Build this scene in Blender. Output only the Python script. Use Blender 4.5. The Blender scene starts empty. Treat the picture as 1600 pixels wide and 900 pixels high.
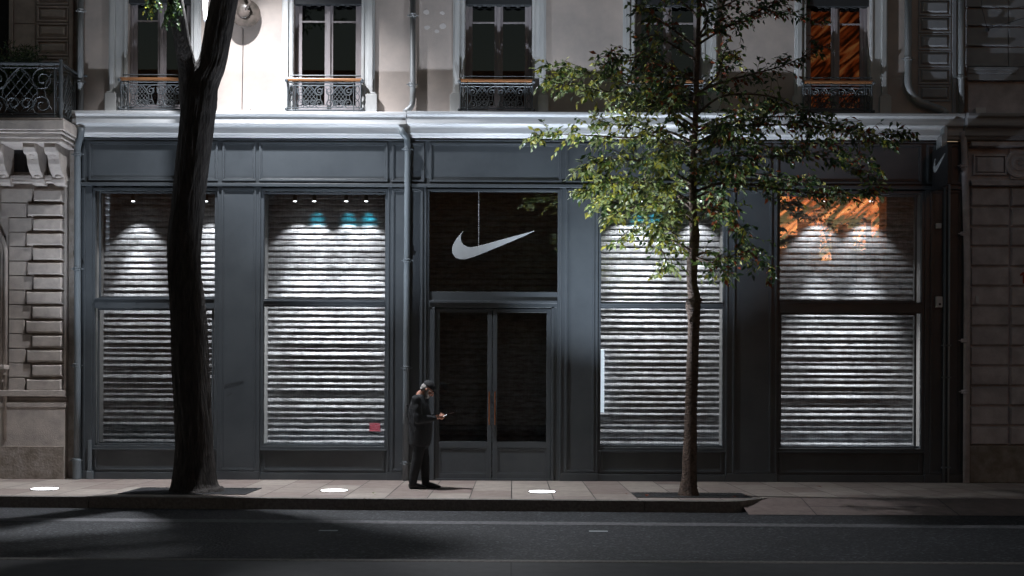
import bpy, bmesh, math, random
from mathutils import Vector, Matrix, noise
rad = math.radians
R = random.Random(11)

# ------------------------------------------------------------------ camera geometry (metres; facade plane y=0)
F, CX, HY, D, HC, S = 1900.0, 800.0, 607.0, 20.0, 1.665, 0.0044
def P(px, py, y=0.0):
    a = px + S*(py-HY); b = py - S*(px-CX); d = D + y
    return Vector(((a-CX)/F*d, y, HC+(HY-b)/F*d))
def PG(px, py, z=0.15):
    a = px + S*(py-HY); b = py - S*(px-CX); d = F*(HC-z)/(b-HY)
    return Vector(((a-CX)/F*d, d-D, z))
def X(px, y=0.0, py=400): return P(px, py, y).x
def Z(py, y=0.0): return HC+(HY-py)/F*(D+y)          # py already level

sc = bpy.context.scene
COL = sc.collection
cam_d = bpy.data.cameras.new('camera'); cam = bpy.data.objects.new('camera', cam_d); COL.objects.link(cam)
cam_d.sensor_width = 36; cam_d.lens = F/1600*36; cam_d.shift_y = (HY-450)/1600
cam_d.clip_end = 500; cam_d.clip_start = 0.1
cam.matrix_world = Matrix.Translation((0, -D, HC)) @ Matrix.Rotation(rad(90), 4, 'X') @ Matrix.Rotation(S, 4, 'Z')
sc.camera = cam

w = bpy.data.worlds.new('World'); sc.world = w; w.use_nodes = True
nt = w.node_tree; bg = nt.nodes['Background']
sky = nt.nodes.new('ShaderNodeTexSky'); sky.sky_type = 'NISHITA'; sky.sun_disc = False
sky.sun_elevation = rad(1.0); sky.sun_rotation = rad(0)
nt.links.new(sky.outputs[0], bg.inputs[0]); bg.inputs[1].default_value = 0.12

sc.view_settings.view_transform = 'Standard'; sc.view_settings.look = 'None'
sc.view_settings.exposure = 0.0; sc.view_settings.gamma = 1.0
sc.cycles.use_denoising = True
sc.cycles.max_bounces = 6; sc.cycles.transparent_max_bounces = 16
sc.cycles.sample_clamp_indirect = 4.0
sc.cycles.caustics_reflective = False; sc.cycles.caustics_refractive = False

def spot(name, loc, tgt, power, size, blend, col, radius, parent=None):
    l = bpy.data.lights.new(name, 'SPOT'); l.energy = power; l.spot_size = rad(size); l.spot_blend = blend
    l.color = col; l.shadow_soft_size = radius
    o = bpy.data.objects.new(name, l); COL.objects.link(o)
    d = Vector(tgt)-Vector(loc)
    m = Matrix.Translation(loc) @ d.to_track_quat('-Z', 'Y').to_matrix().to_4x4()
    if parent is not None:
        o.parent = parent; o.matrix_world = m
        o.matrix_parent_inverse = Matrix.Identity(4)
        o.matrix_basis = Matrix.Translation(-parent.location) @ m
    else: o.matrix_world = m
    return o
# light settings, all in one place
LAMP_W, UP_W, SHOP_W = 5000.0, 3000.0, 44.0
COOL = (0.78, 0.87, 1.0); LAMPC = (0.93, 0.95, 1.0)

# ------------------------------------------------------------------ materials
MATS = {}
def mat(name, col, rough=0.6, metal=0.0, var=0.0, scale=3.0, col2=None, bump=0.0, bscale=60.0, emit=None, es=0.0,
        stretch=None, detail=6.0, rvar=0.0, ramp=(0.35, 0.65)):
    m = bpy.data.materials.new(name); m.use_nodes = True; n = m.node_tree.nodes; L = m.node_tree.links
    b = n['Principled BSDF']; b.inputs['Roughness'].default_value = rough; b.inputs['Metallic'].default_value = metal
    b.inputs['Base Color'].default_value = (*col, 1)
    if var > 0 or col2 or bump > 0:
        tc = n.new('ShaderNodeTexCoord'); mp = n.new('ShaderNodeMapping')
        L.new(tc.outputs['Object'], mp.inputs[0])
        if stretch: mp.inputs['Scale'].default_value = stretch
    if var > 0 or col2:
        c2 = col2 if col2 else tuple(c*(1-var) for c in col)
        nz = n.new('ShaderNodeTexNoise'); nz.inputs['Scale'].default_value = scale; nz.inputs['Detail'].default_value = detail
        nz.inputs['Roughness'].default_value = 0.62
        L.new(mp.outputs[0], nz.inputs['Vector'])
        rp = n.new('ShaderNodeValToRGB'); rp.color_ramp.elements[0].position = ramp[0]; rp.color_ramp.elements[1].position = ramp[1]
        rp.color_ramp.elements[0].color = (*c2, 1); rp.color_ramp.elements[1].color = (*col, 1)
        L.new(nz.outputs[0], rp.inputs[0]); L.new(rp.outputs[0], b.inputs['Base Color'])
        if rvar:
            mr = n.new('ShaderNodeMapRange'); mr.inputs[3].default_value = rough+rvar; mr.inputs[4].default_value = rough-rvar
            L.new(nz.outputs[0], mr.inputs[0]); L.new(mr.outputs[0], b.inputs['Roughness'])
    if bump > 0:
        nb = n.new('ShaderNodeTexNoise'); nb.inputs['Scale'].default_value = bscale; nb.inputs['Detail'].default_value = 5
        L.new(mp.outputs[0], nb.inputs['Vector'])
        bp = n.new('ShaderNodeBump'); bp.inputs['Strength'].default_value = bump; bp.inputs['Distance'].default_value = 0.03 if 'bark' in name else 0.01
        L.new(nb.outputs[0], bp.inputs['Height']); L.new(bp.outputs[0], b.inputs['Normal'])
    if emit:
        b.inputs['Emission Color'].default_value = (*emit, 1); b.inputs['Emission Strength'].default_value = es
    MATS[name] = m
    return m

M_plaster = mat('plaster', (0.57, 0.49, 0.44), 0.9, var=0.2, scale=1.1, col2=(0.40, 0.355, 0.33), bump=0.35, bscale=90, detail=10)
M_trim = mat('painted_trim', (0.58, 0.58, 0.57), 0.7, col2=(0.44, 0.45, 0.45), scale=5, bump=0.15, bscale=50, stretch=(1, 1, 0.25))
M_cornice = mat('cornice_stone', (0.66, 0.66, 0.66), 0.65, col2=(0.42, 0.44, 0.46), scale=2.0, bump=0.15, bscale=40, stretch=(0.35, 4, 6))
M_stoneL = mat('pale_limestone', (0.52, 0.47, 0.43), 0.9, col2=(0.36, 0.32, 0.30), scale=4, bump=0.6, bscale=70, detail=12)
M_stoneR = mat('brown_limestone', (0.64, 0.60, 0.62), 0.9, col2=(0.42, 0.39, 0.41), scale=3.5, bump=0.6, bscale=60, detail=12)
M_dado = mat('rough_plinth', (0.36, 0.32, 0.29), 0.95, col2=(0.20, 0.17, 0.14), scale=5, bump=1.0, bscale=25)
M_paint = mat('dark_grey_paint', (0.070, 0.080, 0.089), 0.36, col2=(0.050, 0.058, 0.066), scale=1.7, bump=0.06, bscale=24, detail=12, rvar=.12, ramp=(.3, .6))
M_paintd = mat('interior_dark', (0.03, 0.033, 0.036), 0.6)
M_jamb = mat('pale_jamb', (0.28, 0.275, 0.27), 0.6)
M_zinc = mat('zinc_pipe', (0.36, 0.37, 0.38), 0.5, 0.25, col2=(0.24, 0.26, 0.27), scale=6, stretch=(1, 1, .3))
M_pipeg = mat('grey_painted_pipe', (0.16, 0.185, 0.205), 0.4, col2=(0.12, 0.14, 0.155), scale=6, stretch=(1, 1, .3))
M_iron = mat('wrought_iron', (0.12, 0.135, 0.145), 0.5, 0.1, col2=(0.075, 0.085, 0.095), scale=30)
M_wood = mat('varnished_handrail', (0.36, 0.165, 0.07), 0.35, col2=(0.22, 0.10, 0.045), scale=12, stretch=(0.3, 4, 4))
M_frame = mat('window_frame_paint', (0.34, 0.31, 0.32), 0.5, col2=(0.28, 0.25, 0.26), scale=6, stretch=(3, 3, .3))
M_black = mat('black_metal', (0.02, 0.02, 0.022), 0.45)
M_room = mat('dark_room', (0.012, 0.013, 0.015), 0.9)
M_curtain = mat('net_curtain', (0.35, 0.36, 0.36), 0.9, col2=(.25, .26, .26), scale=6, stretch=(6, 1, .3))
M_white = mat('white_metal', (0.62, 0.64, 0.66), 0.4)
M_copper = mat('copper_handle', (0.62, 0.26, 0.13), 0.3, 0.9, col2=(.5, .2, .1), scale=20)
M_lens = mat('lit_lens', (0.9, 0.9, 0.9), 0.3, emit=(0.95, 0.97, 1.0), es=9.0)
M_sign = mat('sign_face', (0.42, 0.45, 0.47), 0.5, col2=(.38, .41, .43), scale=3)
M_skin = mat('skin', (0.52, 0.27, 0.19), 0.5, col2=(0.42, 0.19, 0.13), scale=25)
M_hair = mat('grey_hair', (0.42, 0.40, 0.38), 0.8, col2=(0.2, 0.19, 0.18), scale=60, bump=.5, bscale=200)
M_jacket = mat('dark_jacket_cloth', (0.011, 0.013, 0.016), 0.8, col2=(0.006, 0.007, 0.009), scale=10, bump=0.6, bscale=12)
M_trouser = mat('dark_trouser_cloth', (0.010, 0.011, 0.014), 0.85, col2=(0.006, 0.007, 0.008), scale=8, bump=0.5, bscale=10, stretch=(1, 1, .5))
M_leather = mat('black_leather', (0.008, 0.008, 0.009), 0.4)
M_bark = mat('dark_bark', (0.05, 0.042, 0.038), 0.9, col2=(0.017, 0.015, 0.014), scale=9, bump=1.0, bscale=16, stretch=(3, 3, 0.5), detail=10)
M_barkr = mat('brown_bark', (0.16, 0.11, 0.085), 0.85, col2=(0.06, 0.04, 0.032), scale=14, bump=1.0, bscale=30, stretch=(1.2, 1.2, 1.6), detail=8)
M_grate = mat('cast_iron_grate', (0.035, 0.037, 0.04), 0.6, 0.3, col2=(.02, .02, .022), scale=20)
M_clay = mat('dull_ceramic', (0.15, 0.12, 0.105), 0.4, col2=(.07, .06, .05), scale=8)

def leaf_mat(name, c):
    m = bpy.data.materials.new(name); m.use_nodes = True; n = m.node_tree.nodes; L = m.node_tree.links
    b = n['Principled BSDF']; b.inputs['Base Color'].default_value = (*c, 1); b.inputs['Roughness'].default_value = 0.34
    tr = n.new('ShaderNodeBsdfTranslucent'); tr.inputs[0].default_value = (c[0]*1.3, c[1]*1.3, c[2]*.8, 1)
    mx = n.new('ShaderNodeMixShader'); mx.inputs[0].default_value = 0.3
    tc = n.new('ShaderNodeTexCoord'); nz = n.new('ShaderNodeTexNoise'); nz.inputs['Scale'].default_value = 5
    L.new(tc.outputs['Object'], nz.inputs['Vector'])
    hs = n.new('ShaderNodeHueSaturation'); hs.inputs['Color'].default_value = (*c, 1)
    mr = n.new('ShaderNodeMapRange'); mr.inputs[3].default_value = 0.6; mr.inputs[4].default_value = 1.4
    L.new(nz.outputs[0], mr.inputs[0]); L.new(mr.outputs[0], hs.inputs['Value']); L.new(hs.outputs[0], b.inputs['Base Color'])
    L.new(b.outputs[0], mx.inputs[1]); L.new(tr.outputs[0], mx.inputs[2])
    L.new(mx.outputs[0], n['Material Output'].inputs[0])
    return m
LEAF = [leaf_mat('leaf_green', (0.10, 0.155, 0.055)), leaf_mat('leaf_dark', (0.04, 0.075, 0.045)),
        leaf_mat('leaf_yellow', (0.42, 0.40, 0.10)), leaf_mat('leaf_rust', (0.22, 0.055, 0.025)), leaf_mat('leaf_pale', (0.36, 0.41, 0.26))]  # pale tone raised to carry the lit leaf highlights

def glass_mat(name, refl_scale=1.0, tint=(0.93, 0.95, 0.96)):
    m = bpy.data.materials.new(name); m.use_nodes = True; n = m.node_tree.nodes; L = m.node_tree.links
    n.remove(n['Principled BSDF'])
    t = n.new('ShaderNodeBsdfTransparent'); t.inputs[0].default_value = (*tint, 1)
    g = n.new('ShaderNodeBsdfGlossy'); g.inputs['Roughness'].default_value = 0.01
    fr = n.new('ShaderNodeFresnel'); fr.inputs[0].default_value = 1.5
    mul = n.new('ShaderNodeMath'); mul.operation = 'MULTIPLY'; mul.inputs[1].default_value = refl_scale; mul.use_clamp = True
    mx = n.new('ShaderNodeMixShader')
    L.new(fr.outputs[0], mul.inputs[0]); L.new(mul.outputs[0], mx.inputs[0])
    L.new(t.outputs[0], mx.inputs[1]); L.new(g.outputs[0], mx.inputs[2]); L.new(mx.outputs[0], n['Material Output'].inputs[0])
    return m
M_glass = glass_mat('shop_glass', 2.0)
M_glassr = glass_mat('coated_glass', 3.2)
M_glassd = glass_mat('tinted_coated_glass', 5.0, (.2, .2, .22))
M_glassw = glass_mat('window_glass', 2.2, (0.28, 0.31, 0.33))

def shutter_mat(name, base, dirt):
    m = bpy.data.materials.new(name); m.use_nodes = True; n = m.node_tree.nodes; L = m.node_tree.links
    b = n['Principled BSDF']; b.inputs['Metallic'].default_value = 0.2
    tc = n.new('ShaderNodeTexCoord')
    mp = n.new('ShaderNodeMapping'); mp.inputs['Scale'].default_value = (2.2, 1, 9); L.new(tc.outputs['Object'], mp.inputs[0])
    n1 = n.new('ShaderNodeTexNoise'); n1.inputs['Scale'].default_value = 2.2; n1.inputs['Detail'].default_value = 9; n1.inputs['Roughness'].default_value = .7
    L.new(mp.outputs[0], n1.inputs['Vector'])
    r1 = n.new('ShaderNodeValToRGB'); r1.color_ramp.elements[0].position = .38; r1.color_ramp.elements[1].position = .58
    r1.color_ramp.elements[0].color = (*dirt, 1); r1.color_ramp.elements[1].color = (*base, 1)
    L.new(n1.outputs[0], r1.inputs[0])
    # fine vertical tick marks on the ribs
    mp2 = n.new('ShaderNodeMapping'); mp2.inputs['Scale'].default_value = (60, 1, 6); L.new(tc.outputs['Object'], mp2.inputs[0])
    n2 = n.new('ShaderNodeTexNoise'); n2.inputs['Scale'].default_value = 1.0; n2.inputs['Detail'].default_value = 4
    L.new(mp2.outputs[0], n2.inputs['Vector'])
    r2 = n.new('ShaderNodeMapRange'); r2.inputs[1].default_value = .35; r2.inputs[2].default_value = .65; r2.inputs[3].default_value = .72; r2.inputs[4].default_value = 1.0
    L.new(n2.outputs[0], r2.inputs[0])
    mx = n.new('ShaderNodeVectorMath'); mx.operation = 'SCALE'
    L.new(r1.outputs[0], mx.inputs[0]); L.new(r2.outputs[0], mx.inputs['Scale'])
    L.new(mx.outputs[0], b.inputs['Base Color'])
    rr = n.new('ShaderNodeMapRange'); rr.inputs[3].default_value = .6; rr.inputs[4].default_value = .36
    L.new(n1.outputs[0], rr.inputs[0]); L.new(rr.outputs[0], b.inputs['Roughness'])
    return m
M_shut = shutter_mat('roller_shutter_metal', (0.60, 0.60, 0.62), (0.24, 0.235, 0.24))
M_shutd = shutter_mat('shaded_roller_shutter', (0.27, 0.285, 0.30), (0.09, 0.095, 0.10))  # darker copy of the shutter metal; shade behind the doors is in the colour

def asphalt():
    m = bpy.data.materials.new('asphalt'); m.use_nodes = True; n = m.node_tree.nodes; L = m.node_tree.links
    b = n['Principled BSDF']; tc = n.new('ShaderNodeTexCoord')
    vo = n.new('ShaderNodeTexVoronoi'); vo.inputs['Scale'].default_value = 34; L.new(tc.outputs['Object'], vo.inputs['Vector'])
    nz = n.new('ShaderNodeTexNoise'); nz.inputs['Scale'].default_value = 0.7; nz.inputs['Detail'].default_value = 8; L.new(tc.outputs['Object'], nz.inputs['Vector'])
    rp = n.new('ShaderNodeValToRGB'); e = rp.color_ramp.elements
    e[0].color = (0.009, 0.010, 0.012, 1); e[1].color = (0.11, 0.12, 0.135, 1); e[1].position = 1.0
    e2 = rp.color_ramp.elements.new(.66); e2.color = (0.014, 0.0155, 0.019, 1)
    L.new(vo.outputs['Color'], rp.inputs[0])
    mr = n.new('ShaderNodeMapRange'); mr.inputs[1].default_value = .3; mr.inputs[2].default_value = .7; mr.inputs[3].default_value = .7; mr.inputs[4].default_value = 1.25
    L.new(nz.outputs[0], mr.inputs[0])
    sc_ = n.new('ShaderNodeVectorMath'); sc_.operation = 'SCALE'; L.new(rp.outputs[0], sc_.inputs[0]); L.new(mr.outputs[0], sc_.inputs['Scale'])
    L.new(sc_.outputs[0], b.inputs['Base Color']); b.inputs['Roughness'].default_value = .72
    bp = n.new('ShaderNodeBump'); bp.inputs['Strength'].default_value = .9; bp.inputs['Distance'].default_value = .012
    L.new(vo.outputs['Distance'], bp.inputs['Height']); L.new(bp.outputs[0], b.inputs['Normal'])
    return m
M_asph = asphalt()

def paving(name, c1, c2, joint, bw, bh, rough=.55, rot=90):
    m = bpy.data.materials.new(name); m.use_nodes = True; n = m.node_tree.nodes; L = m.node_tree.links
    b = n['Principled BSDF']; tc = n.new('ShaderNodeTexCoord'); mp = n.new('ShaderNodeMapping')
    mp.inputs['Rotation'].default_value = (0, 0, rad(rot)); L.new(tc.outputs['Object'], mp.inputs[0])
    br = n.new('ShaderNodeTexBrick'); br.inputs['Scale'].default_value = 1; br.inputs['Brick Width'].default_value = bw
    br.inputs['Row Height'].default_value = bh; br.inputs['Mortar Size'].default_value = .008; br.inputs['Mortar Smooth'].default_value = .1
    br.inputs['Color1'].default_value = (*c1, 1); br.inputs['Color2'].default_value = (*c2, 1); br.inputs['Mortar'].default_value = (*joint, 1)
    L.new(mp.outputs[0], br.inputs['Vector'])
    nz = n.new('ShaderNodeTexNoise'); nz.inputs['Scale'].default_value = 6; nz.inputs['Detail'].default_value = 12; nz.inputs['Roughness'].default_value = .75
    L.new(tc.outputs['Object'], nz.inputs['Vector'])
    mr = n.new('ShaderNodeMapRange'); mr.inputs[1].default_value = .3; mr.inputs[2].default_value = .7; mr.inputs[3].default_value = .62; mr.inputs[4].default_value = 1.2
    L.new(nz.outputs[0], mr.inputs[0])
    sc_ = n.new('ShaderNodeVectorMath'); sc_.operation = 'SCALE'; L.new(br.outputs['Color'], sc_.inputs[0]); L.new(mr.outputs[0], sc_.inputs['Scale'])
    L.new(sc_.outputs[0], b.inputs['Base Color']); b.inputs['Roughness'].default_value = rough
    bp = n.new('ShaderNodeBump'); bp.inputs['Strength'].default_value = .5; bp.inputs['Distance'].default_value = .006; bp.invert = True
    L.new(br.outputs['Fac'], bp.inputs['Height']); L.new(bp.outputs[0], b.inputs['Normal'])
    return m
M_pave = paving('granite_slabs', (0.40, 0.35, 0.31), (0.25, 0.195, 0.175), (0.06, 0.055, 0.05), 0.9, 0.58)
M_apron = paving('apron_slabs', (0.26, 0.20, 0.185), (0.21, 0.165, 0.15), (0.05, 0.04, 0.04), 6.0, 1.9, .6)
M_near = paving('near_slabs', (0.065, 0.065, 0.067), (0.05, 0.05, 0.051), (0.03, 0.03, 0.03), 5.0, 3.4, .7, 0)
M_kerb = mat('kerb_granite', (0.22, 0.205, 0.19), 0.75, col2=(0.13, 0.12, 0.11), scale=25, bump=.3, bscale=80)
M_line = mat('worn_white_paint', (0.17, 0.17, 0.18), 0.75, col2=(0.06, 0.06, 0.065), scale=14, bump=.4, bscale=80)

# ------------------------------------------------------------------ mesh helpers
class B:
    def __init__(s): s.bm = bmesh.new()
    def box(s, x0, x1, y0, y1, z0, z1):
        if x1 < x0: x0, x1 = x1, x0
        if y1 < y0: y0, y1 = y1, y0
        if z1 < z0: z0, z1 = z1, z0
        v = [s.bm.verts.new(c) for c in ((x0,y0,z0),(x1,y0,z0),(x1,y1,z0),(x0,y1,z0),(x0,y0,z1),(x1,y0,z1),(x1,y1,z1),(x0,y1,z1))]
        for f in ((0,3,2,1),(4,5,6,7),(0,1,5,4),(1,2,6,5),(2,3,7,6),(3,0,4,7)): s.bm.faces.new([v[i] for i in f])
        return s
    def ring(s, x0, x1, z0, z1, wd, y0, y1):
        """rectangular frame in the xz plane, width wd"""
        s.box(x0, x1, y0, y1, z1-wd, z1); s.box(x0, x1, y0, y1, z0, z0+wd)
        s.box(x0, x0+wd, y0, y1, z0+wd, z1-wd); s.box(x1-wd, x1, y0, y1, z0+wd, z1-wd); return s
    def chamfer(s, x0, x1, z0, z1, yb, yf, c):
        """raised panel: base at yb, front face at yf inset by c"""
        a = [(x0,yb,z0),(x1,yb,z0),(x1,yb,z1),(x0,yb,z1)]
        f = [(x0+c,yf,z0+c),(x1-c,yf,z0+c),(x1-c,yf,z1-c),(x0+c,yf,z1-c)]
        va = [s.bm.verts.new(p) for p in a]; vf = [s.bm.verts.new(p) for p in f]
        s.bm.faces.new(vf)
        for i in range(4): s.bm.faces.new((va[i], va[(i+1)%4], vf[(i+1)%4], vf[i]))
        s.bm.faces.new(va[::-1]); return s
    def prism_x(s, prof, x0, x1):
        """prof: list of (y,z) closed polygon, extruded along x"""
        a = [s.bm.verts.new((x0, y, z)) for y, z in prof]; b = [s.bm.verts.new((x1, y, z)) for y, z in prof]
        n = len(prof)
        for i in range(n): s.bm.faces.new((a[i], a[(i+1)%n], b[(i+1)%n], b[i]))
        s.bm.faces.new(a[::-1]); s.bm.faces.new(b); return s
    def prism(s, pts, vec):
        """pts: closed 3d polygon, extruded by vec"""
        a = [s.bm.verts.new(p) for p in pts]; b = [s.bm.verts.new(Vector(p)+Vector(vec)) for p in pts]
        n = len(pts)
        for i in range(n): s.bm.faces.new((a[i], a[(i+1)%n], b[(i+1)%n], b[i]))
        s.bm.faces.new(a[::-1]); s.bm.faces.new(b); return s
    def quad(s, *p):
        s.bm.faces.new([s.bm.verts.new(q) for q in p]); return s
    def tube(s, pts, r, n=6, caps=True, jig=None):
        pts = [Vector(p) for p in pts]; m = len(pts)
        rr = r if isinstance(r, (list, tuple)) else [r]*m
        rings = []; up = None
        for i, p in enumerate(pts):
            t = (pts[min(i+1, m-1)]-pts[max(i-1, 0)])
            if t.length < 1e-9: t = Vector((0, 0, 1))
            t.normalize()
            if up is None:
                up = Vector((0, 1, 0)) if abs(t.y) < .9 else Vector((1, 0, 0))
            u = (up - t*up.dot(t))
            if u.length < 1e-6: u = t.orthogonal()
            u.normalize(); up = u; v = t.cross(u)
            row = []
            for k in range(n):
                a = 2*math.pi*k/n; q = rr[i]
                if jig: q = rr[i]*jig(i, a, p)
                row.append(s.bm.verts.new(p+u*math.cos(a)*q+v*math.sin(a)*q))
            rings.append(row)
        for i in range(m-1):
            for k in range(n): s.bm.faces.new((rings[i][k], rings[i][(k+1)%n], rings[i+1][(k+1)%n], rings[i+1][k]))
        if caps and n > 2:
            s.bm.faces.new(rings[0][::-1]); s.bm.faces.new(rings[-1])
        return s
    def ball(s, c, r, seg=12, rot=None):
        r = r if isinstance(r, (tuple, list)) else (r, r, r)
        m = Matrix.Translation(c) @ (rot if rot else Matrix.Identity(4)) @ Matrix.Diagonal((*r, 1))
        bmesh.ops.create_uvsphere(s.bm, u_segments=seg, v_segments=max(6, seg*2//3), radius=1, matrix=m); return s
    def lathe(s, c, prof, n=24, axis='Z'):
        """prof: (radius, height) list"""
        rows = []
        for r, h in prof:
            row = []
            for k in range(n):
                a = 2*math.pi*k/n
                if axis == 'Z': q = Vector((r*math.cos(a), r*math.sin(a), h))
                else: q = Vector((r*math.cos(a), h, r*math.sin(a)))
                row.append(s.bm.verts.new(Vector(c)+q))
            rows.append(row)
        for i in range(len(rows)-1):
            for k in range(n): s.bm.faces.new((rows[i][k], rows[i][(k+1)%n], rows[i+1][(k+1)%n], rows[i+1][k]))
        s.bm.faces.new(rows[0][::-1]); s.bm.faces.new(rows[-1]); return s
    def done(s, name, m, parent=None, bevel=0.0, smooth=False, segs=2, norm=True):
        if norm: bmesh.ops.recalc_face_normals(s.bm, faces=s.bm.faces)
        me = bpy.data.meshes.new(name)
        # top-level meshes get their origin at their own base
        off = Vector((0, 0, 0))
        if parent is None and len(s.bm.verts):
            xs = [v.co for v in s.bm.verts]
            off = Vector(((min(v.x for v in xs)+max(v.x for v in xs))/2, (min(v.y for v in xs)+max(v.y for v in xs))/2, min(v.z for v in xs)))
            bmesh.ops.translate(s.bm, verts=s.bm.verts, vec=-off)
        elif parent is not None:
            p = parent; tot = Vector((0, 0, 0))
            while p is not None: tot += p.location; p = p.parent
            bmesh.ops.translate(s.bm, verts=s.bm.verts, vec=-tot)
        s.bm.to_mesh(me); s.bm.free()
        for q in (m if isinstance(m, (list, tuple)) else [m]): me.materials.append(q)
        if smooth:
            for f in me.polygons: f.use_smooth = True
        o = bpy.data.objects.new(name, me); COL.objects.link(o); o.location = off
        if parent is not None: o.parent = parent; o.location = (0, 0, 0)
        if bevel > 0:
            bv = o.modifiers.new('bevel', 'BEVEL'); bv.width = bevel; bv.segments = segs; bv.limit_method = 'ANGLE'
        return o
def tag(o, label=None, cat=None, group=None, kind=None):
    if label: o['label'] = label
    if cat: o['category'] = cat
    if group: o['group'] = group
    if kind: o['kind'] = kind
    return o
def thing(name, loc, label, cat, group=None):
    o = bpy.data.objects.new(name, None); COL.objects.link(o); o.location = loc; o.empty_display_size = .2
    return tag(o, label, cat, group)

# ------------------------------------------------------------------ ground
b = B(); b.quad((-80, -80, 0), (80, -80, 0), (80, 30, 0), (-80, 30, 0)); tag(b.done('road', M_asph), kind='structure')
def fe(x): return -3.50-0.03*x                     # front edge of the far kerb
b = B(); kw = 0.16
pts = [(-40, fe(-40)+kw), (2.75, fe(2.75)+kw), (3.0, -3.36), (3.2, -3.22), (3.35, -3.05), (3.6, -3.0), (40, -3.0), (40, 3), (-40, 3)]
b.prism([(x, y, -.05) for x, y in pts], (0, 0, .20)); tag(b.done('pavement', M_pave), kind='structure')
b = B(); yy = []
outer = [(-40, fe(-40)), (2.75, fe(2.75)), (2.95, fe(2.9)+.01), (3.12, -3.50), (3.27, -3.36), (3.45, -3.13), (3.6, -3.005)]
inner = [(-40, fe(-40)+kw), (2.75, fe(2.75)+kw), (3.0, -3.36), (3.2, -3.22), (3.35, -3.05), (3.6, -3.0)]
poly = outer + inner[::-1]
# kerb stones: straight run cut by fine joints, then the rounded end
xk = -40.0
while xk < 2.7:
    x1 = min(xk+1.9, 2.75)
    b.prism([(xk+.003, fe(xk), -.05), (x1-.003, fe(x1), -.05), (x1-.003, fe(x1)+kw-.002, -.05), (xk+.003, fe(xk)+kw-.002, -.05)], (0, 0, .204)); xk = x1
b.prism([(x, y, -.05) for x, y in outer[1:]+inner[1:][::-1]], (0, 0, .203))
tag(b.done('kerb', M_kerb, bevel=.012), kind='structure')
b = B(); n = 40
for i in range(n):
    x0 = 3.15+i*.9; x1 = x0+.9
    b.quad((x0, -3.86, .006), (x1, -3.86-.01, .006), (x1, -3.0, .152), (x0, -3.0, .152))
tag(b.done('driveway_apron', M_apron), kind='structure')
def gl(x): return -4.98-.03*x
b = B(); b.quad((-40, gl(-40)-.17, .004), (40, gl(40)-.17, .004), (40, gl(40)+.17, .004), (-40, gl(-40)+.17, .004)); tag(b.done('road_marking', M_line), kind='structure')
b = B()
b.prism([(-40, -8.93, -.05), (40, -9.1, -.05), (40, -9.22, -.05), (-40, -9.05, -.05)], (0, 0, .17))
tag(b.done('near_kerb', M_kerb, bevel=.015), kind='structure')
b = B(); b.prism([(-40, -9.07, -.05), (40, -9.24, -.05), (40, -19, -.05), (-40, -19, -.05)], (0, 0, .166)); tag(b.done('near_pavement', M_near), kind='structure')

# ------------------------------------------------------------------ main building, upper storey
XL, XR = X(120), X(1497)
TOP = 10.6; HEAD = 8.42; ZB = Z(180); YB = ZB+.0
bld = thing('apartment_building', (0, .3, 6.2), 'pale pinkish plastered apartment storey with five tall windows above the dark shopfront', 'building')
WIN = [(200, 299, 171, 315), (459, 565, 441, 586), (727, 831, 708, 853), (992, 1096, 973, 1121), (1259, 1358, 1241, 1386)]
b = B(); xs = [XL]
for w0, w1, _, _ in WIN: xs += [X(w0, 0, 90), X(w1, 0, 90)]
xs.append(XR)
for i in range(0, len(xs), 2): b.box(xs[i], xs[i+1], 0, .3, ZB-.1, HEAD)
b.box(XL, XR, 0, .3, HEAD, TOP)
b.done('wall', M_plaster, bld)
b = B(); b.box(XL, XR, 1.6, 1.7, ZB-.2, TOP); b.box(XL, XR, .3, 1.6, ZB-.2, ZB-.1); b.box(XL, XR, .3, 1.6, HEAD+.3, HEAD+.4)
for i in range(2, len(xs)-1, 2): b.box((xs[i]+xs[i-1])/2-0.0, (xs[i]+xs[i-1])/2+.0 if 0 else (xs[i]+xs[i-1])/2+.02, .3, .31, ZB, TOP)
b.done('room_interior', M_room, bld)
prof = [(0.0, ZB+.035), (-.21, ZB), (-.235, ZB-.01), (-.235, ZB-.055), (-.20, ZB-.085), (-.205, ZB-.20), (-.185, ZB-.215), (-.15, ZB-.23), (-.14, ZB-.255),
        (-.14, ZB-.345), (-.12, ZB-.36), (-.10, ZB-.40), (0, ZB-.41)]
b = B(); xm = X(636)
b.prism_x(prof, XL-.02, xm-.004); b.prism_x([(y*1.04, z+.012) for y, z in prof], xm+.004, XR+.02)
b.done('cornice', M_cornice, bld, bevel=.006)
# little white filler patches on the plaster
M_fill = mat('filler', (.66, .62, .60), .9)
for px, py, s_ in ((666, 19, 8), (691, 20, 6), (667, 43, 8), (692, 41, 9), (682, 49, 6)):
    c = P(px, py, -.003); k = 9; ring = []; b = B()
    for i in range(k):
        a = 2*math.pi*i/k; q = s_/150*R.uniform(.75, 1.15); ring.append((c.x+q*math.cos(a), -.002, c.z+q*.8*math.sin(a)))
    b.prism(ring, (0, .004, 0)); b.done('filler_patch', M_fill, bld)

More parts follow.
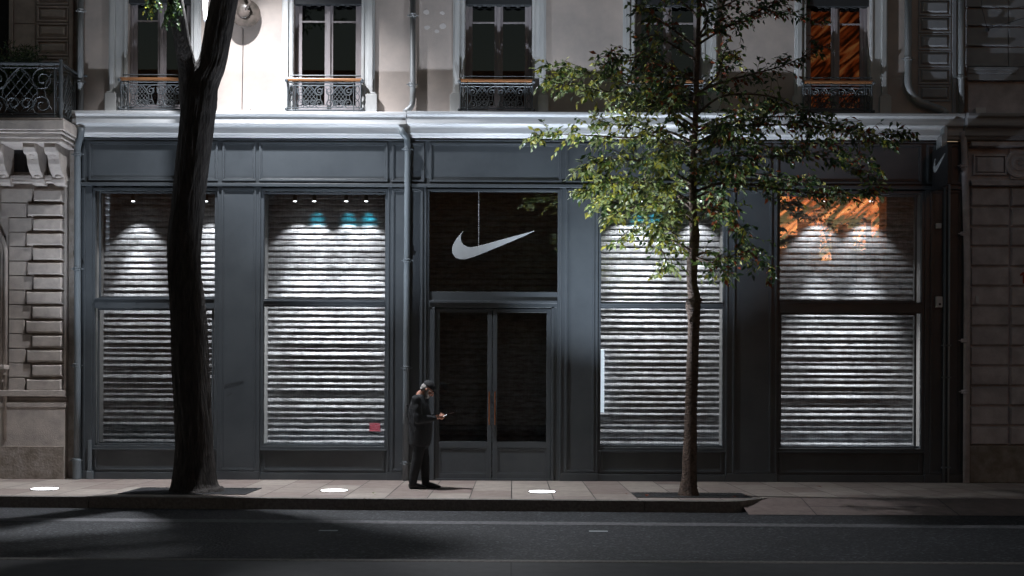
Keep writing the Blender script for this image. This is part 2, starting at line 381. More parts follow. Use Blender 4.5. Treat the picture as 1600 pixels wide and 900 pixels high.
def railing_pattern(b, w, h, o, ux, r=.009, hearts=2, side=0.12):
    """scrolls of wrought iron. o: lower-left corner, ux: horizontal unit vector"""
    uz = Vector((0, 0, 1)); o = Vector(o); ux = Vector(ux)
    def q(u, v): return o+ux*u+uz*v
    def line(pl, rr=r): b.tube([q(u, v) for u, v in pl], rr, 4, caps=False)
    def scroll(cu, cv, R0, a0, turns, sgn=1, flip=1):
        pl = []
        N = int(16*turns)+2
        for i in range(N+1):
            t = i/N; a = a0+sgn*turns*2*math.pi*t; rr = R0*(1-.8*t)
            pl.append((cu+flip*rr*math.cos(a), cv+rr*math.sin(a)))
        line(pl)
    line([(0, .02), (w, .02)], r*1.3); line([(0, h-.02), (w, h-.02)], r*1.3); line([(0, h-.07), (w, h-.07)], r)
    line([(0, .06), (w, .06)], r)
    for u in (0, w): line([(u, 0), (u, h)], r*1.6)
    if side > 0:
        for u in (side, w-side): line([(u, 0), (u, h)], r*1.2)
        for s_ in (side/2, w-side/2):
            for k in range(3):
                cv = .06+(h-.13)*(k+.5)/3; rv = (h-.13)/6*.92
                line([(s_+side*.26*math.cos(a*math.pi/6), cv+rv*math.sin(a*math.pi/6)) for a in range(13)], r*.8)
    a0, a1 = side, w-side; cw = (a1-a0)/hearts; hh = h-.13; vb = .06
    for k in range(hearts):
        c = a0+cw*(k+.5)
        # lattice body in a pear shape
        def half(v): 
            t = (v-vb)/hh
            return cw*.27*max(0, math.sin(math.pi*min(1, max(0, t)))**.7)*(1.15-.45*t)
        st = cw*.13
        for sg in (1, -1):
            for j in range(-14, 15):
                seg = []
                for i in range(31):
                    v = vb+hh*i/30; u = sg*(v-vb-hh*.5)*.8+j*st
                    if abs(u) < half(v): seg.append((c+u, v))
                    else:
                        if len(seg) > 2: line(seg, r*.55)
                        seg = []
                if len(seg) > 2: line(seg, r*.55)
        for sg in (1, -1):
            line([(c+sg*half(vb+hh*i/20), vb+hh*i/20) for i in range(21)], r*.9)
            scroll(c+sg*cw*.33, vb+hh*.74, cw*.17, math.pi*.5, 1.6, sg, 1)
            scroll(c+sg*cw*.32, vb+hh*.20, cw*.16, -math.pi*.5, 1.6, -sg, 1)
            scroll(c+sg*cw*.10, vb+hh*.22, cw*.12, -math.pi*.5, 1.3, sg, 1)
            line([(c+sg*(cw*.46), vb+hh*(.1+.8*i/8)) if i % 8 in (0,) else (c+sg*(cw*(.46-.10*math.sin(math.pi*i/8))), vb+hh*(.1+.8*i/8)) for i in range(9)], r*.8)
def upper_window(i, w0, w1, s0, s1):
    x0, x1 = X(w0, 0, 90), X(w1, 0, 90); o0, o1 = X(s0, 0, 90), X(s1, 0, 90)
    b = B()
    for a, c, o in ((o0, x0, -1), (x1, o1, 1)):
        b.box(a, c, -.045, -.001, ZB, HEAD+.2)
        if o < 0: b.box(a+.03, a+.11, -.085, -.046, Z(148), HEAD+.22); b.box(a-.045, a+.14, -.10, -.046, ZB+.01, Z(150)); b.box(a-.02, a+.12, -.092, -.046, Z(150), Z(147))
        else: b.box(c-.11, c-.03, -.085, -.046, Z(148), HEAD+.22); b.box(c-.14, c+.045, -.10, -.046, ZB+.01, Z(150)); b.box(c-.12, c+.02, -.092, -.046, Z(150), Z(147))
        if o < 0: b.box(c-.05, c-.012, -.06, -.046, ZB+.02, HEAD+.2)
        else: b.box(a+.012, a+.05, -.06, -.046, ZB+.02, HEAD+.2)
    b.box(x0, x1, -.045, -.001, HEAD, HEAD+.2)
    b.done('window_surround', M_trim, bld, bevel=.008)
    win = B()
    fr = B(); yf = .13; xc = (x0+x1)/2; zt = HEAD-.02; zb = ZB+.02
    fr.ring(x0+.002, x1-.002, zb, zt, .05, yf-.02, yf+.06)
    for a, c in ((x0+.052, xc-.008), (xc+.008, x1-.052)):
        fr.ring(a, c, zb+.05, zt-.05, .062, yf, yf+.045)
        fr.box(a+.06, c-.06, yf+.008, yf+.04, Z(33), Z(30))
        fr.box(a+.06, c-.06, yf+.006, yf+.04, zb+.1, zb+.16)
    fr.box(xc-.03, xc+.03, yf-.03, yf-.001, zb+.05, zt-.05)
    fo = fr.done('window', M_frame, bld, bevel=.006); fo['label'] = 'tall casement window with grey painted frame and dark panes'
    for a, c in ((x0+.11, xc-.068), (xc+.068, x1-.11)):
        g = B(); g.box(a-.003, c+.003, yf+.022, yf+.026, zb+.155, zt-.1); g.done('pane', M_glassd if i == 4 else M_glassw, fo)
    if i == 0:
        g = B(); g.box(x0+.12, x0+.36, yf+.12, yf+.125, Z(88), Z(20)); g.done('net_curtain', M_curtain, fo)
    if i == 1:
        g = B(); g.box(x0+.16, x0+.24, yf+.12, yf+.125, Z(90), Z(-5)); g.done('net_curtain', M_curtain, fo)
    g = B(); g.box(x0+.004, x1-.004, .01, .11, Z(7), HEAD-.01)
    for k in range(7):
        cxk = x0+(k+.5)*(x1-x0)/7; g.ball((cxk, .055, Z(7)), (.055, .01, .03), 8)
    g.done('blind_box', M_paintd, bld)
    # railing
    rb = B(); xa, xb = x0-.09, x1+.03
    rb.tube([(xa+.05, -.14, Z(123)), (xb-.02, -.14, Z(123))], .012, 6)
    railing_pattern(rb, xb-xa-.04, Z(132)-ZB-.015, (xa+.02, -.13, ZB+.02), (1, 0, 0))
    for xx in (xa, xb):
        rb.tube([(xx, -.13, Z(131)), (xx, .0, Z(131))], .02, 6); rb.ball((xx, -.16, Z(131)), .03, 8)
        rb.tube([(xx, -.13, ZB+.05), (xx, .0, ZB+.05)], .02, 6); rb.ball((xx, -.16, ZB+.05), .028, 8)
    ro = rb.done('balcony_railing', M_iron, bld)
    h = B(); h.box(xa, xb, -.165, -.10, Z(131.5), Z(127)); h.done('handrail', M_wood, ro, bevel=.012)
for i, a in enumerate(WIN): upper_window(i, *a)

# ------------------------------------------------------------------ shopfront
SX0, SX1 = X(118), X(1509)
shop = thing('shopfront', (0, .1, .15), 'dark grey panelled shopfront with shuttered display windows and glazed double doors', 'shopfront')
OPEN = {'A': (145, 340), 'B': (408, 606), 'C': (667, 875), 'D': (935, 1134), 'E': (1214, 1444)}
ZT = Z(290); ZS = Z(701); ZG = .15
CT = ZB-.415
b = B(); b.box(SX0, SX1, -.04, .12, ZT, CT); b.done('fascia', M_paint, shop)
b = B()
for p0, p1 in ((122, 134), (140, 341), (348, 400), (405, 606), (612, 663), (671, 877), (883, 934), (941, 1140), (1147, 1203), (1211, 1438), (1446, 1500)):
    x0, x1 = X(p0), X(p1)
    b.ring(x0, x1, Z(286), Z(224), .035, -.066, -.041); b.ring(x0+.035, x1-.035, Z(286)+.035, Z(224)-.035, .02, -.052, -.0412)
b.done('fascia_moulding', M_paint, shop, bevel=.005)
b = B(); b.box(SX0, SX1, -.085, -.041, Z(294), Z(289)); b.box(SX0, SX1, -.07, -.0415, Z(222), CT-.003); b.done('lintel_moulding', M_paint, shop, bevel=.006)
pil = [(118, 145), (340, 408), (606, 667), (875, 935), (1134, 1214), (1444, 1509)]
inner = [(122, 135), (347, 401), (613, 661), (884, 929), (1145, 1205), (1452, 1500)]
for (p0, p1), (q0, q1) in zip(pil, inner):
    x0, x1 = X(p0), X(p1)
    b = B(); b.box(x0, x1, -.04, .70, ZG, ZT-.001)
    b.ring(X(q0), X(q1), Z(737), Z(296), .03, -.062, -.041); b.ring(X(q0)+.03, X(q1)-.03, Z(737)+.03, Z(296)-.03, .018, -.05, -.0412)
    if p0 > 200 and p1 < 1400:
        b.box(x0+.005, x0+.03, -.055, -.0413, Z(737), Z(296)); b.box(x1-.03, x1-.005, -.055, -.0413, Z(737), Z(296))
    b.box(x0-.0, x1+.0, -.07, -.0415, ZG, Z(738))
    b.done('pilaster', M_paint, shop, bevel=.004)
b = B(); pt = []
for i in range(60):
    t = i/59; pt.append((X(352+30*t)+.02*math.sin(i*1.9), -.0435, Z(606-8*t)+.04*math.sin(i*1.3+1)*(1-.4*t)))
b.tube(pt, .001, 4); b.tube([(X(360)+.05*math.cos(i*.9), -.0435, Z(618)+.03*math.sin(i*1.1)) for i in range(12)], .001, 4)
g_ = b.done('graffiti', M_black, shop); g_['label'] = 'small dark scribbled tag on the pilaster right of the thick tree'
# black lintel inside, floor of the display, closing wall
b = B()
for k, (p0, p1) in OPEN.items():
    b.box(X(p0), X(p1), .121, .70, Z(297), ZT+.3)
b.box(SX0, SX1, .72, .80, ZG, CT); b.done('display_box', M_paintd, shop)

def shutter(px0, px1, z0, z1, m, par, pitch=.098, seed=0, y=.50):
    rr = random.Random(seed); b = B(); x0, x1 = X(px0), X(px1); nx = 14
    z = z0
    prof = [(0, .006), (.05, -.012), (.10, -.020), (.17, -.0225), (.30, -.0205), (.45, -.0165), (.60, -.0125), (.75, -.008), (.86, -.003), (.93, .006), (1.0, .007)]
    while z < z1:
        tl = rr.uniform(-.010, .008); dy = rr.uniform(-.004, .004); ph = rr.uniform(0, 99)
        rows = []
        for t, yy in prof:
            row = []
            for i in range(nx+1):
                xx = x0+(x1-x0)*i/nx
                d = noise.noise(Vector((xx*1.7, z*3, ph)))*.0018+noise.noise(Vector((xx*6, z*9, ph)))*.0008
                row.append(b.bm.verts.new((xx, y+yy*.9+tl*(t-.5)+dy+d*math.sin(math.pi*t), z+t*pitch)))
            rows.append(row)
        for j in range(len(rows)-1):
            for i in range(nx): b.bm.faces.new((rows[j][i], rows[j][i+1], rows[j+1][i+1], rows[j+1][i]))
        z += pitch
    o = b.done('roller_shutter', m, par, smooth=True, norm=False)
    return o

def shop_window(key, ua, la, tr, seed, label):
    """ua: pixel span of the upper glass, la: lower glass, tr: transom (top,bottom)"""
    p0, p1 = OPEN[key]; x0, x1 = X(p0), X(p1)
    b = B()
    b.ring(x0, x1, ZS-.02, Z(296), .045, -.02, .07)
    b.box(x0+.045, x1-.045, -.035, .10, Z(tr[1]), Z(tr[0]))
    b.box(x0+.045, x1-.045, -.05, -.0355, Z(tr[0]+2), Z(tr[0]))
    b.ring(X(ua[0])-.03, X(ua[1])+.03, Z(tr[0])+.001, Z(297)-.05, .028, .01, .06)
    b.ring(X(la[0])-.03, X(la[1])+.03, ZS+.03, Z(tr[1])-.001, .028, .01, .06)
    for k in range(4): # little fixings on the transom
        xx = x0+(x1-x0)*(k+.5)/4; b.box(xx-.02, xx+.02, -.06, -.0505, Z(tr[0])-.02, Z(tr[0])+.0)
    wo = b.done('shop_window', M_paint, shop, bevel=.004); wo['label'] = label
    g = B(); g.box(X(ua[0])-.004, X(ua[1])+.004, .033, .037, Z(tr[0])+.028, Z(297)-.075); g.done('upper_glass', M_glassr if key == 'E' else M_glass, wo)
    g = B(); g.box(X(la[0])-.004, X(la[1])+.004, .033, .037, ZS+.055, Z(tr[1])-.028); g.done('lower_glass', M_glass, wo)
    g = B(); g.box(x0+.001, x0+.02, .10, .55, ZS+.06, Z(297)-.01); g.done('display_jamb', M_jamb, wo)
    g = B(); g.box(x1-.02, x1-.001, .10, .55, ZS+.06, Z(297)-.01); g.done('display_jamb', M_jamb, wo)
    shutter(p0-2, p1+2, ZS-.05, Z(292), M_shut, wo, seed=seed)
    # stall riser
    r = B(); r.box(x0, x1, 0, .65, ZG, ZS-.021); r.ring(x0+.05, x1-.05, Z(737), Z(703), .03, -.022, -.001)
    r.box(x0, x1, -.045, -.0012, ZG, Z(740)); r.box(x0, x1, -.05, -.001, ZS-.045, ZS-.0215)
    r.done('stall_riser', M_paint, shop, bevel=.004)
    return wo
wA = shop_window('A', (157, 336), (155, 331), (468.5, 484.5), 3, 'shuttered display window behind the thick tree trunk')
wB = shop_window('B', (413, 604), (413, 604), (471, 478), 14, 'brightly lit shuttered display window left of the doors')
wD = shop_window('D', (938, 1131), (938, 1131), (473.5, 478.5), 25, 'brightly lit shuttered display window behind the slim tree')
wE = shop_window('E', (1218, 1430), (1222, 1430), (470, 487), 36, 'wide shuttered display window at the far right')
# ---- door bay
x0, x1 = X(667), X(875); b = B()
b.ring(x0, x1, Z(752), Z(296), .04, -.03, .07)
b.box(x0+.04, x1-.04, -.03, .10, Z(481), Z(470)); b.box(x0+.04, x1-.04, -.05, -.031, Z(474), Z(470))
b.box(x0+.04, x1-.04, .0, .10, Z(470)+.0005, Z(456))
b.box(x0+.04, X(680), -.02, .08, ZG, Z(481)); b.box(X(862), x1-.04, -.02, .08, ZG, Z(481))
b.box(X(676), X(680), -.045, -.021, ZG, Z(481)); b.box(X(862), X(866), -.045, -.021, ZG, Z(481))
fo = b.done('entrance_frame', M_paint, shop, bevel=.004)
g = B(); g.box(x0+.04, x1-.04, .033, .037, Z(456), Z(297)-.03); g.done('transom_light', M_glass, fo)
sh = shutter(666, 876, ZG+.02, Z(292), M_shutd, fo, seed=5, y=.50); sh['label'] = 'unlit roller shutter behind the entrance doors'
dxc = X(770)
for a, c, hx in ((X(680)+.004, dxc-.006, -1), (dxc+.006, X(862)-.004, 1)):
    b = B(); zt, zb = Z(482)-.006, ZG+.012
    b.box(a, a+.075, .0, .05, zb, zt); b.box(c-.075, c, .0, .05, zb, zt)
    b.box(a+.075, c-.075, .0, .05, zt-.06, zt); b.box(a+.075, c-.075, .0, .05, zb, zb+.10); b.box(a+.075, c-.075, .0, .05, Z(700), Z(690))
    do = b.done('door', M_paint, shop, bevel=.004)
    g = B(); g.box(a+.072, c-.072, .024, .028, Z(691), zt-.058); g.done('pane', M_glass, do)
    g = B(); g.box(a+.074, c-.074, .015, .035, zb+.095, Z(699)); g.ring(a+.075, c-.075, zb+.10, Z(700), .025, .004, .0149); g.done('kick_panel', M_paint, do, bevel=.003)
    hxx = dxc+hx*.047
    g = B(); g.tube([(hxx, -.05, Z(664)), (hxx, -.05, Z(612))], .012, 8)
    for zz in (Z(659), Z(617)): g.tube([(hxx, -.05, zz), (hxx, .002, zz)], .009, 6)
    g.done('door_handle', M_copper, do, smooth=False)

# ---- spotlights in the windows
ordn = ['first', 'second', 'third', 'fourth']
SP = {'A': ([208, 322], 'window behind the thick trunk'), 'B': ([461, 491, 541, 572], 'window left of the doors'),
      'D': ([975, 1001, 1029, 1094], 'window behind the slim tree'), 'E': ([1286, 1361], 'far right window')}
for k, (pp, where) in SP.items():
    p0, p1 = OPEN[k]
    t = B(); t.box(X(p0+14, .2), X(p1-14, .2), .11, .15, Z(303, .2), Z(300, .2)); tr = t.done('lighting_track', M_white, bevel=.003)
    tag(tr, 'slim white lighting track at the top of the '+where, 'lighting track', 'lighting tracks above the shutters')
    for i, px in enumerate(pp):
        c = P(px, 314, .16); lb = (ordn[i]+' spotlight from the left over the shutter in the '+where)
        th = thing('spotlight', c, lb, 'spotlight', 'spotlights above the shutters')
        q = B(); q.lathe(c+Vector((0, 0, .0)), [(.032, .0), (.034, .01), (.034, .085), (.02, .10)], 16); q.done('housing', M_black, th, smooth=False)
        q = B(); q.tube([c+Vector((0, -.03, .09)), c+Vector((0, -.03, Z(303, .2)-c.z+.002))], .008, 6); q.done('stem', M_black, th)
        q = B(); q.lathe(c+Vector((0, 0, -.004)), [(.027, -.006), (.03, 0)], 16); q.done('lens', M_lens, th)
        pw = SHOP_W*{'A': 1.25, 'B': 1.15, 'D': 1.1, 'E': 1.15}[k]
        spot('spotlight_beam', c+Vector((0, 0, -.02)), c+Vector((0, .13, -1)), pw*R.uniform(.85, 1.1), 80, .45, (.97, .98, 1.0), .022, th)
        spot('spotlight_beam', c+Vector((0, 0, -.02)), c+Vector((0, .03 if k == 'A' else -.14 if k == 'E' else -.06, -1)), pw*(8 if k == 'A' else 48 if k == 'E' else 20 if k == 'B' else 14), 50, 1.0, (.97, .98, 1.0), .022, th)
        if k in 'BD' and (k, i) in (('B', 1), ('B', 2), ('B', 3), ('D', 1), ('D', 2)): spot('added_teal_glow', c+Vector((0, .02, -.02)), c+Vector((0, .38, -.34)), 7, 44, 1.0, (.03, .55, .75), .04, th)  # added teal spots imitating the fixture reflection at each beam top

# ---- hanging emblem in the transom light
up = [(723.8, 360.8), (720.8, 366), (720, 371), (720.7, 377.5), (724, 382), (730, 385.5), (737, 386.2), (745, 385), (755, 382.5), (770, 378.2), (785, 374), (800, 370), (818, 365.2), (836.3, 360.3)]
lo = [(820, 368), (800, 376.6), (780, 385), (765, 391.2), (750, 397.4), (740, 401.3), (732, 403.8), (726, 404.9), (719, 405), (713, 403), (709, 399.5), (706.8, 395), (706.2, 389), (707.5, 383.5), (709.6, 379), (713, 373.5), (717.5, 368)]
sg = thing('emblem_sign', P(770, 404, 0), 'pale curved tick emblem hung on a wire in the glazing above the doors', 'sign')
b = B(); b.prism([P(px, py, -.008) for px, py in up+lo], (0, .02, 0)); b.done('emblem', M_sign, sg, bevel=.002)
b = B(); b.tube([P(748, 384, .002), P(748, 297, .002)], .003, 5); b.done('wire', M_white, sg)

# ---- projecting side sign
sx = 6.86; b = B(); b.box(sx, sx+.07, -.80, -.10, Z(291, -.4), Z(229, -.4)); 
ps = thing('projecting_sign', (sx+.035, -.1, Z(291, -.4)), 'black projecting sign with a small pale tick emblem beside the right downpipe', 'sign')
b.done('panel', M_black, ps, bevel=.006)
for pz in (240, 280):
    b = B(); b.tube([(sx+.035, -.1, Z(pz, -.4)), (sx+.035, 0, Z(pz, -.4))], .015, 6); b.done('bracket', M_black, ps)
b = B(); pts = []
cx_, cz_ = 771, 383
for px, py in up+lo:
    u = (px-706)/130; v = (405-py)/45
    pts.append((sx-.003, -.20-.52*u, Z(264, -.4)+.225*v))
b.prism([Vector(p) for p in pts], (-.012, 0, 0)); b.done('emblem', M_sign, ps)

# ------------------------------------------------------------------ downpipes
def pipe(name, pts, r, m, label, collars, base=None):
    b = B(); pts = [Vector(p) for p in pts]
    th = thing(name, pts[-1].copy(), label, 'downpipe', None)
    sm = [pts[0]]
    for i in range(1, len(pts)-1):   # round the bends
        a, c, d = pts[i-1], pts[i], pts[i+1]; l1 = min(.12, (a-c).length*.45); l2 = min(.12, (d-c).length*.45)
        s_ = c+(a-c).normalized()*l1; e_ = c+(d-c).normalized()*l2
        for t in (0, .25, .5, .75, 1): sm.append((1-t)**2*s_+2*t*(1-t)*c+t*t*e_)
    sm.append(pts[-1])
    b.tube(sm, r, 16); b.done('pipe', m, th, smooth=True)
    for p in collars:
        q = B(); p = Vector(p); q.lathe(p, [(r*1.08, -.03), (r*1.22, -.025), (r*1.22, -.012), (r*1.1, -.008), (r*1.1, .008), (r*1.22, .012), (r*1.22, .025), (r*1.08, .03)], 16)
        q.box(p.x-r*1.9, p.x-r*1.1, p.y-.01, p.y+.012, p.z-.008, p.z+.008); q.box(p.x+r*1.1, p.x+r*1.9, p.y-.01, p.y+.012, p.z-.008, p.z+.008)
        q.done('collar', m, th)
    if base is not None:
        q = B(); q.lathe(base[0], [(r*1.35, 0), (r*1.35, base[1]), (r*1.1, base[1]+.03)], 16); q.done('shoe', m, th)
    return th
def PX(px, py, y): return P(px, py, y)
# left, upper and lower
pipe('downpipe', [PX(126.5, -60, -.07), PX(126, 177, -.07)], .045, M_zinc, 'pale upper downpipe between the ironwork balcony and the first window', [PX(126.4, 17, -.07), PX(126.3, 128, -.07)])
p = PX(121, 748, -.10); pipe('downpipe', [PX(127, 200, -.16), PX(126.5, 213, -.16), PX(121, 228, -.12), PX(121, 600, -.12), (p.x, -.12, .16)], .052, M_pipeg,
     'grey downpipe at the left end of the shopfront', [PX(121, 241, -.12), PX(120.5, 420, -.12), PX(119.5, 571, -.12), PX(119, 719, -.12)], ((p.x, -.12, .155), .3))
p = PX(139, 748, -.10); b = B(); b.box(p.x-.05, p.x+.06, -.10, -.042, .15, Z(738)-.0); b.box(p.x-.03, p.x+.03, -.09, -.042, Z(738), Z(690)); tag(b.done('cable_duct', M_pipeg, bevel=.01), 'short grey box duct at the foot of the left shopfront edge', 'cable duct')
# middle
pipe('downpipe', [PX(645, -60, -.09), PX(645, 160, -.09), PX(642, 168, -.09), PX(632, 176, -.11)], .047, M_zinc, 'pale upper downpipe between the second and third upstairs windows', [PX(645, 24, -.09), PX(643.6, 132, -.09)])
p = PX(635, 750, -.12); pipe('downpipe', [PX(627, 203, -.20), PX(628, 207, -.24), PX(637, 216, -.14), PX(637, 240, -.12), PX(634.5, 600, -.12), (p.x-.02, -.12, .155)], .05, M_pipeg,
     'grey downpipe down the shopfront just left of the entrance', [PX(636.5, 233, -.12), PX(636, 407, -.12), PX(635, 575, -.12), PX(634, 724, -.12)])
# right upper bent
pipe('downpipe', [PX(1419, -60, -.09), PX(1419, 138, -.09), PX(1432, 158, -.09), PX(1475, 173, -.10), PX(1477, 178, -.11)], .058, M_zinc, 'dim upper downpipe that bends sideways right of the amber-reflecting window', [PX(1419, 92, -.09)])
pipe('downpipe', [PX(1502, -60, -.09), PX(1502, 177, -.09)], .05, M_zinc, 'straight upper downpipe right of the stacked shutter panels', [PX(1502, 120, -.09)])
p = PX(1511, 756, -.1); pipe('downpipe', [PX(1504, 205, -.16), PX(1506, 222, -.12), (X(1507, 0, 400), -.12, Z(400)), (X(1507, 0, 400), -.12, .155)], .052, M_stoneR, 'brownish downpipe along the right neighbouring stone pier',
     [PX(1506, 259, -.12), PX(1507, 365, -.12), PX(1507.5, 532, -.12), PX(1508, 612, -.12)])
for nm, px, py0, rr, lb in (('conduit', 1473, 285, .02, 'thin bluish conduit, left of the pair beside the projecting sign'), ('conduit', 1480, 232, .017, 'thin pale conduit with a flat top box, right of the pair under the projecting sign')):
    th = thing(nm, (X(px), -.09, .15), lb, 'conduit', 'conduits at the right end of the shopfront')
    b = B(); b.tube([(X(px), -.09, .155), (X(px), -.09, Z(580)), (X(px), -.09, Z(py0))], rr, 10); b.done('pipe', M_zinc if px > 1475 else M_pipeg, th, smooth=True)
    for pz in (537, 587, 727):
        b = B(); b.box(X(px)-rr*1.8, X(px)+rr*1.8, -.12, -.06, Z(pz)-.012, Z(pz)+.012); b.done('clamp', M_pipeg, th)
    if px > 1475:
        b = B(); b.prism([P(1471, 232, -.30), P(1480, 230, -.30), P(1481, 199, -.30), P(1478.5, 196, -.30), P(1475, 199, -.30), P(1474.5, 208, -.30), P(1471, 212, -.30)], (0, .26, 0)); b.done('top_box', M_zinc, th, bevel=.01)
# intercoms
th = thing('door_intercom', P(1465, 478, -.04), 'pale metal intercom box on the dark pier at the right end', 'intercom')
b = B(); b.box(X(1460), X(1470), -.10, -.041, Z(478), Z(461)); b.done('casing', M_white, th, bevel=.008)
b = B(); b.lathe((X(1465.5), -.101, Z(473)), [(.02, -.005), (.02, .004)], 12, 'Y'); b.done('button', M_black, th)
b = B(); b.box(X(1460), X(1468), -.09, -.041, Z(355), Z(347)); tag(b.done('junction_box', M_white, bevel=.008), 'tiny white square box high on the dark right pier', 'box')

# ------------------------------------------------------------------ left neighbour
LB = thing('stone_building', (-9, .2, .15), 'pale rusticated limestone building with an ironwork balcony at the left edge', 'building')
xe = X(105); xl = -14.0; YW = -.02
b = B(); b.box(xl, xe, YW+.05, .5, .15, Z(276)); b.box(xl, xe, YW-.04, YW+.05, .15, Z(640)); b.box(xl, xe-.02, YW+.03, YW+.05, Z(640), Z(625)+.001)
b.box(xl, X(106), .02, .5, Z(276), TOP); b.done('wall', M_stoneL, LB)
b = B(); xo = X(10)
ys = 297.5; pitch = 22.75
for r_ in range(14):
    z1 = Z(ys+r_*pitch+1); z0 = Z(ys+(r_+1)*pitch-.5); xs_ = X(51 if r_ % 2 == 0 else 41.5)+R.uniform(-.01, .01)
    b.chamfer(xs_, X(100), z0, z1, YW+.05, YW-.04, .035)
    b.box(max(xo+.05, X(10)), xs_-.012, YW, YW+.05, z0, z1) if r_ > 1 else b.box(X(2), xs_-.012, YW, YW+.05, z0, z1)
b.box(X(101), xe, YW+.0, YW+.05, Z(613), Z(290))
b.done('rusticated_stone', M_stoneL, LB, bevel=.006)
b = B(); b.box(xl, xe+.02, YW-.07, YW+.05, Z(623), Z(613)); b.box(xl, xe+.015, YW-.10, YW+.05, Z(290), Z(286)); b.box(xl, xe+.03, YW-.13, YW+.05, Z(285.9), Z(279)); b.box(xl, xe+.01, YW-.05, YW+.05, Z(640), Z(632)); b.done('string_course', M_stoneL, LB, bevel=.01)
b = B(); b.box(xl, xe-.01, YW-.06, YW-.041, .15, Z(700)); b.done('plinth', M_dado, LB, bevel=.02)
# arched window edge
arc = [(X(11), YW-.03, Z(690)), (X(11), YW-.03, Z(400))]
for k in range(1, 9):
    a = k/8*math.pi/2; arc.append((X(11)-.62*(1-math.cos(a)), YW-.03, Z(400)+.62*math.sin(a)))
b = B(); b.tube(arc, .035, 8); b.tube([(p[0]-.07, p[1]+.02, p[2]) for p in arc], .03, 8); b.done('arch_moulding', M_stoneL, LB, smooth=True)
b = B(); b.box(xl, X(8), YW+.03, YW+.045, Z(612), Z(372)); b.done('arched_window', M_room, LB)
b = B(); b.box(xl, X(16), YW-.20, YW+.03, Z(581), Z(574)); b.box(xl, X(13), YW-.14, YW+.03, Z(589), Z(581.1)); b.box(xl, X(9), YW-.08, YW+.03, Z(600), Z(589.1)); b.done('window_sill', M_stoneL, LB, bevel=.01)
# balcony
YF = -.70; xbr = X(97, YF, 150)
zt = P(60, 188, YF).z
bp = B()
bp.box(xl, xbr+.05, YF-.05, .02, zt-.16, zt-.002); bp.box(xl, xbr+.02, YF-.02, .02, zt-.20, zt-.161); bp.box(xl, xbr-.02, YF+.04, .02, zt-.27, zt-.201)
bp.box(xl, xbr-.05, YF+.09, .02, zt-.33, zt-.271)
bp.box(xl, xbr+.03, YF-.03, .02, zt-.0018, zt+.035)
bo = bp.done('balcony_slab', M_stoneL, LB, bevel=.012)
for xa in (-8.40, -7.84, -7.50):
    pf = [(0.02, zt-.331), (-.55, zt-.331), (-.57, zt-.40), (-.53, zt-.47), (-.44, zt-.50), (-.40, zt-.56), (-.38, zt-.64), (-.30, zt-.74), (-.20, zt-.80), (-.17, zt-.86), (-.19, zt-.90), (-.12, zt-.93), (0.02, zt-.93)]
    q = B(); q.prism_x(pf, xa, xa+.19)
    q.tube([(xa-.012, -.45, zt-.41), (xa+.202, -.45, zt-.41)], .085, 14); q.tube([(xa-.012, -.14, zt-.85), (xa+.202, -.14, zt-.85)], .06, 12)
    for kk in range(5): q.ball((xa+.095, -.42+kk*.055, zt-.50-kk*.075), (.06, .04, .03), 8)
    q.done('scroll_bracket', M_stoneL, LB, bevel=.012)
g = B(); g.box(X(17), X(45), .008, .019, Z(272), Z(238)); 
for k in range(12):
    g.tube([(X(17)+.025*k, .004, Z(272)), (X(17)+.025*k, .004, Z(238))], .004, 4)
g.done('vent_grille', M_black, LB)
rb = B(); hR = P(60, 99, YF).z-zt-.04
wR = 1.30
for k in range(3): railing_pattern(rb, wR, hR, (xbr-.02-wR*(k+1), YF, zt+.04), (1, 0, 0), r=.011, hearts=1, side=.10)
railing_pattern(rb, -YF-.02, hR, (xbr-.02, YF, zt+.04), (0, 1, 0), r=.010, hearts=1, side=.06)
rb.tube([(xl, YF, zt+.04+hR), (xbr, YF, zt+.04+hR), (xbr, 0.02, zt+.04+hR)], .022, 6)
rb.tube([(xbr-.02, YF, zt), (xbr-.02, YF, zt+hR+.07)], .03, 10); rb.ball((xbr-.02, YF, zt+hR+.09), .035, 10)
rb.tube([(xbr, -.02, zt+.04+hR-.02), (xbr+.17, -.06, zt+.04+hR-.035)], .018, 6)
ro = rb.done('balcony_railing', M_iron, LB)
# upper facade details of the left neighbour
b = B()
for k in range(6):
    z1 = Z(-14+k*26.6); z0 = Z(-14+k*26.6+24.8)
    b.ring(X(56), X(106), z0, z1, .03, -.02, .019); b.chamfer(X(59), X(103), z0+.04, z1-.04, .019, -.015, .05)
b.box(X(107), X(113), -.03, .019, ZB, TOP); b.box(X(14), X(19), -.05, .019, ZB, TOP)
for k in range(4): b.box(X(20), X(54), .0, .019, Z(5+k*36+35), Z(5+k*36))
b.done('corner_panel', M_stoneL, LB, bevel=.006)
b = B(); b.box(xl, X(13), .005, .019, ZB, TOP); b.done('balcony_window', M_room, LB)
b = B(); b.box(X(106)+.001, XL-.001, .05, .5, ZG, TOP); b.done('party_wall', M_dado, LB)

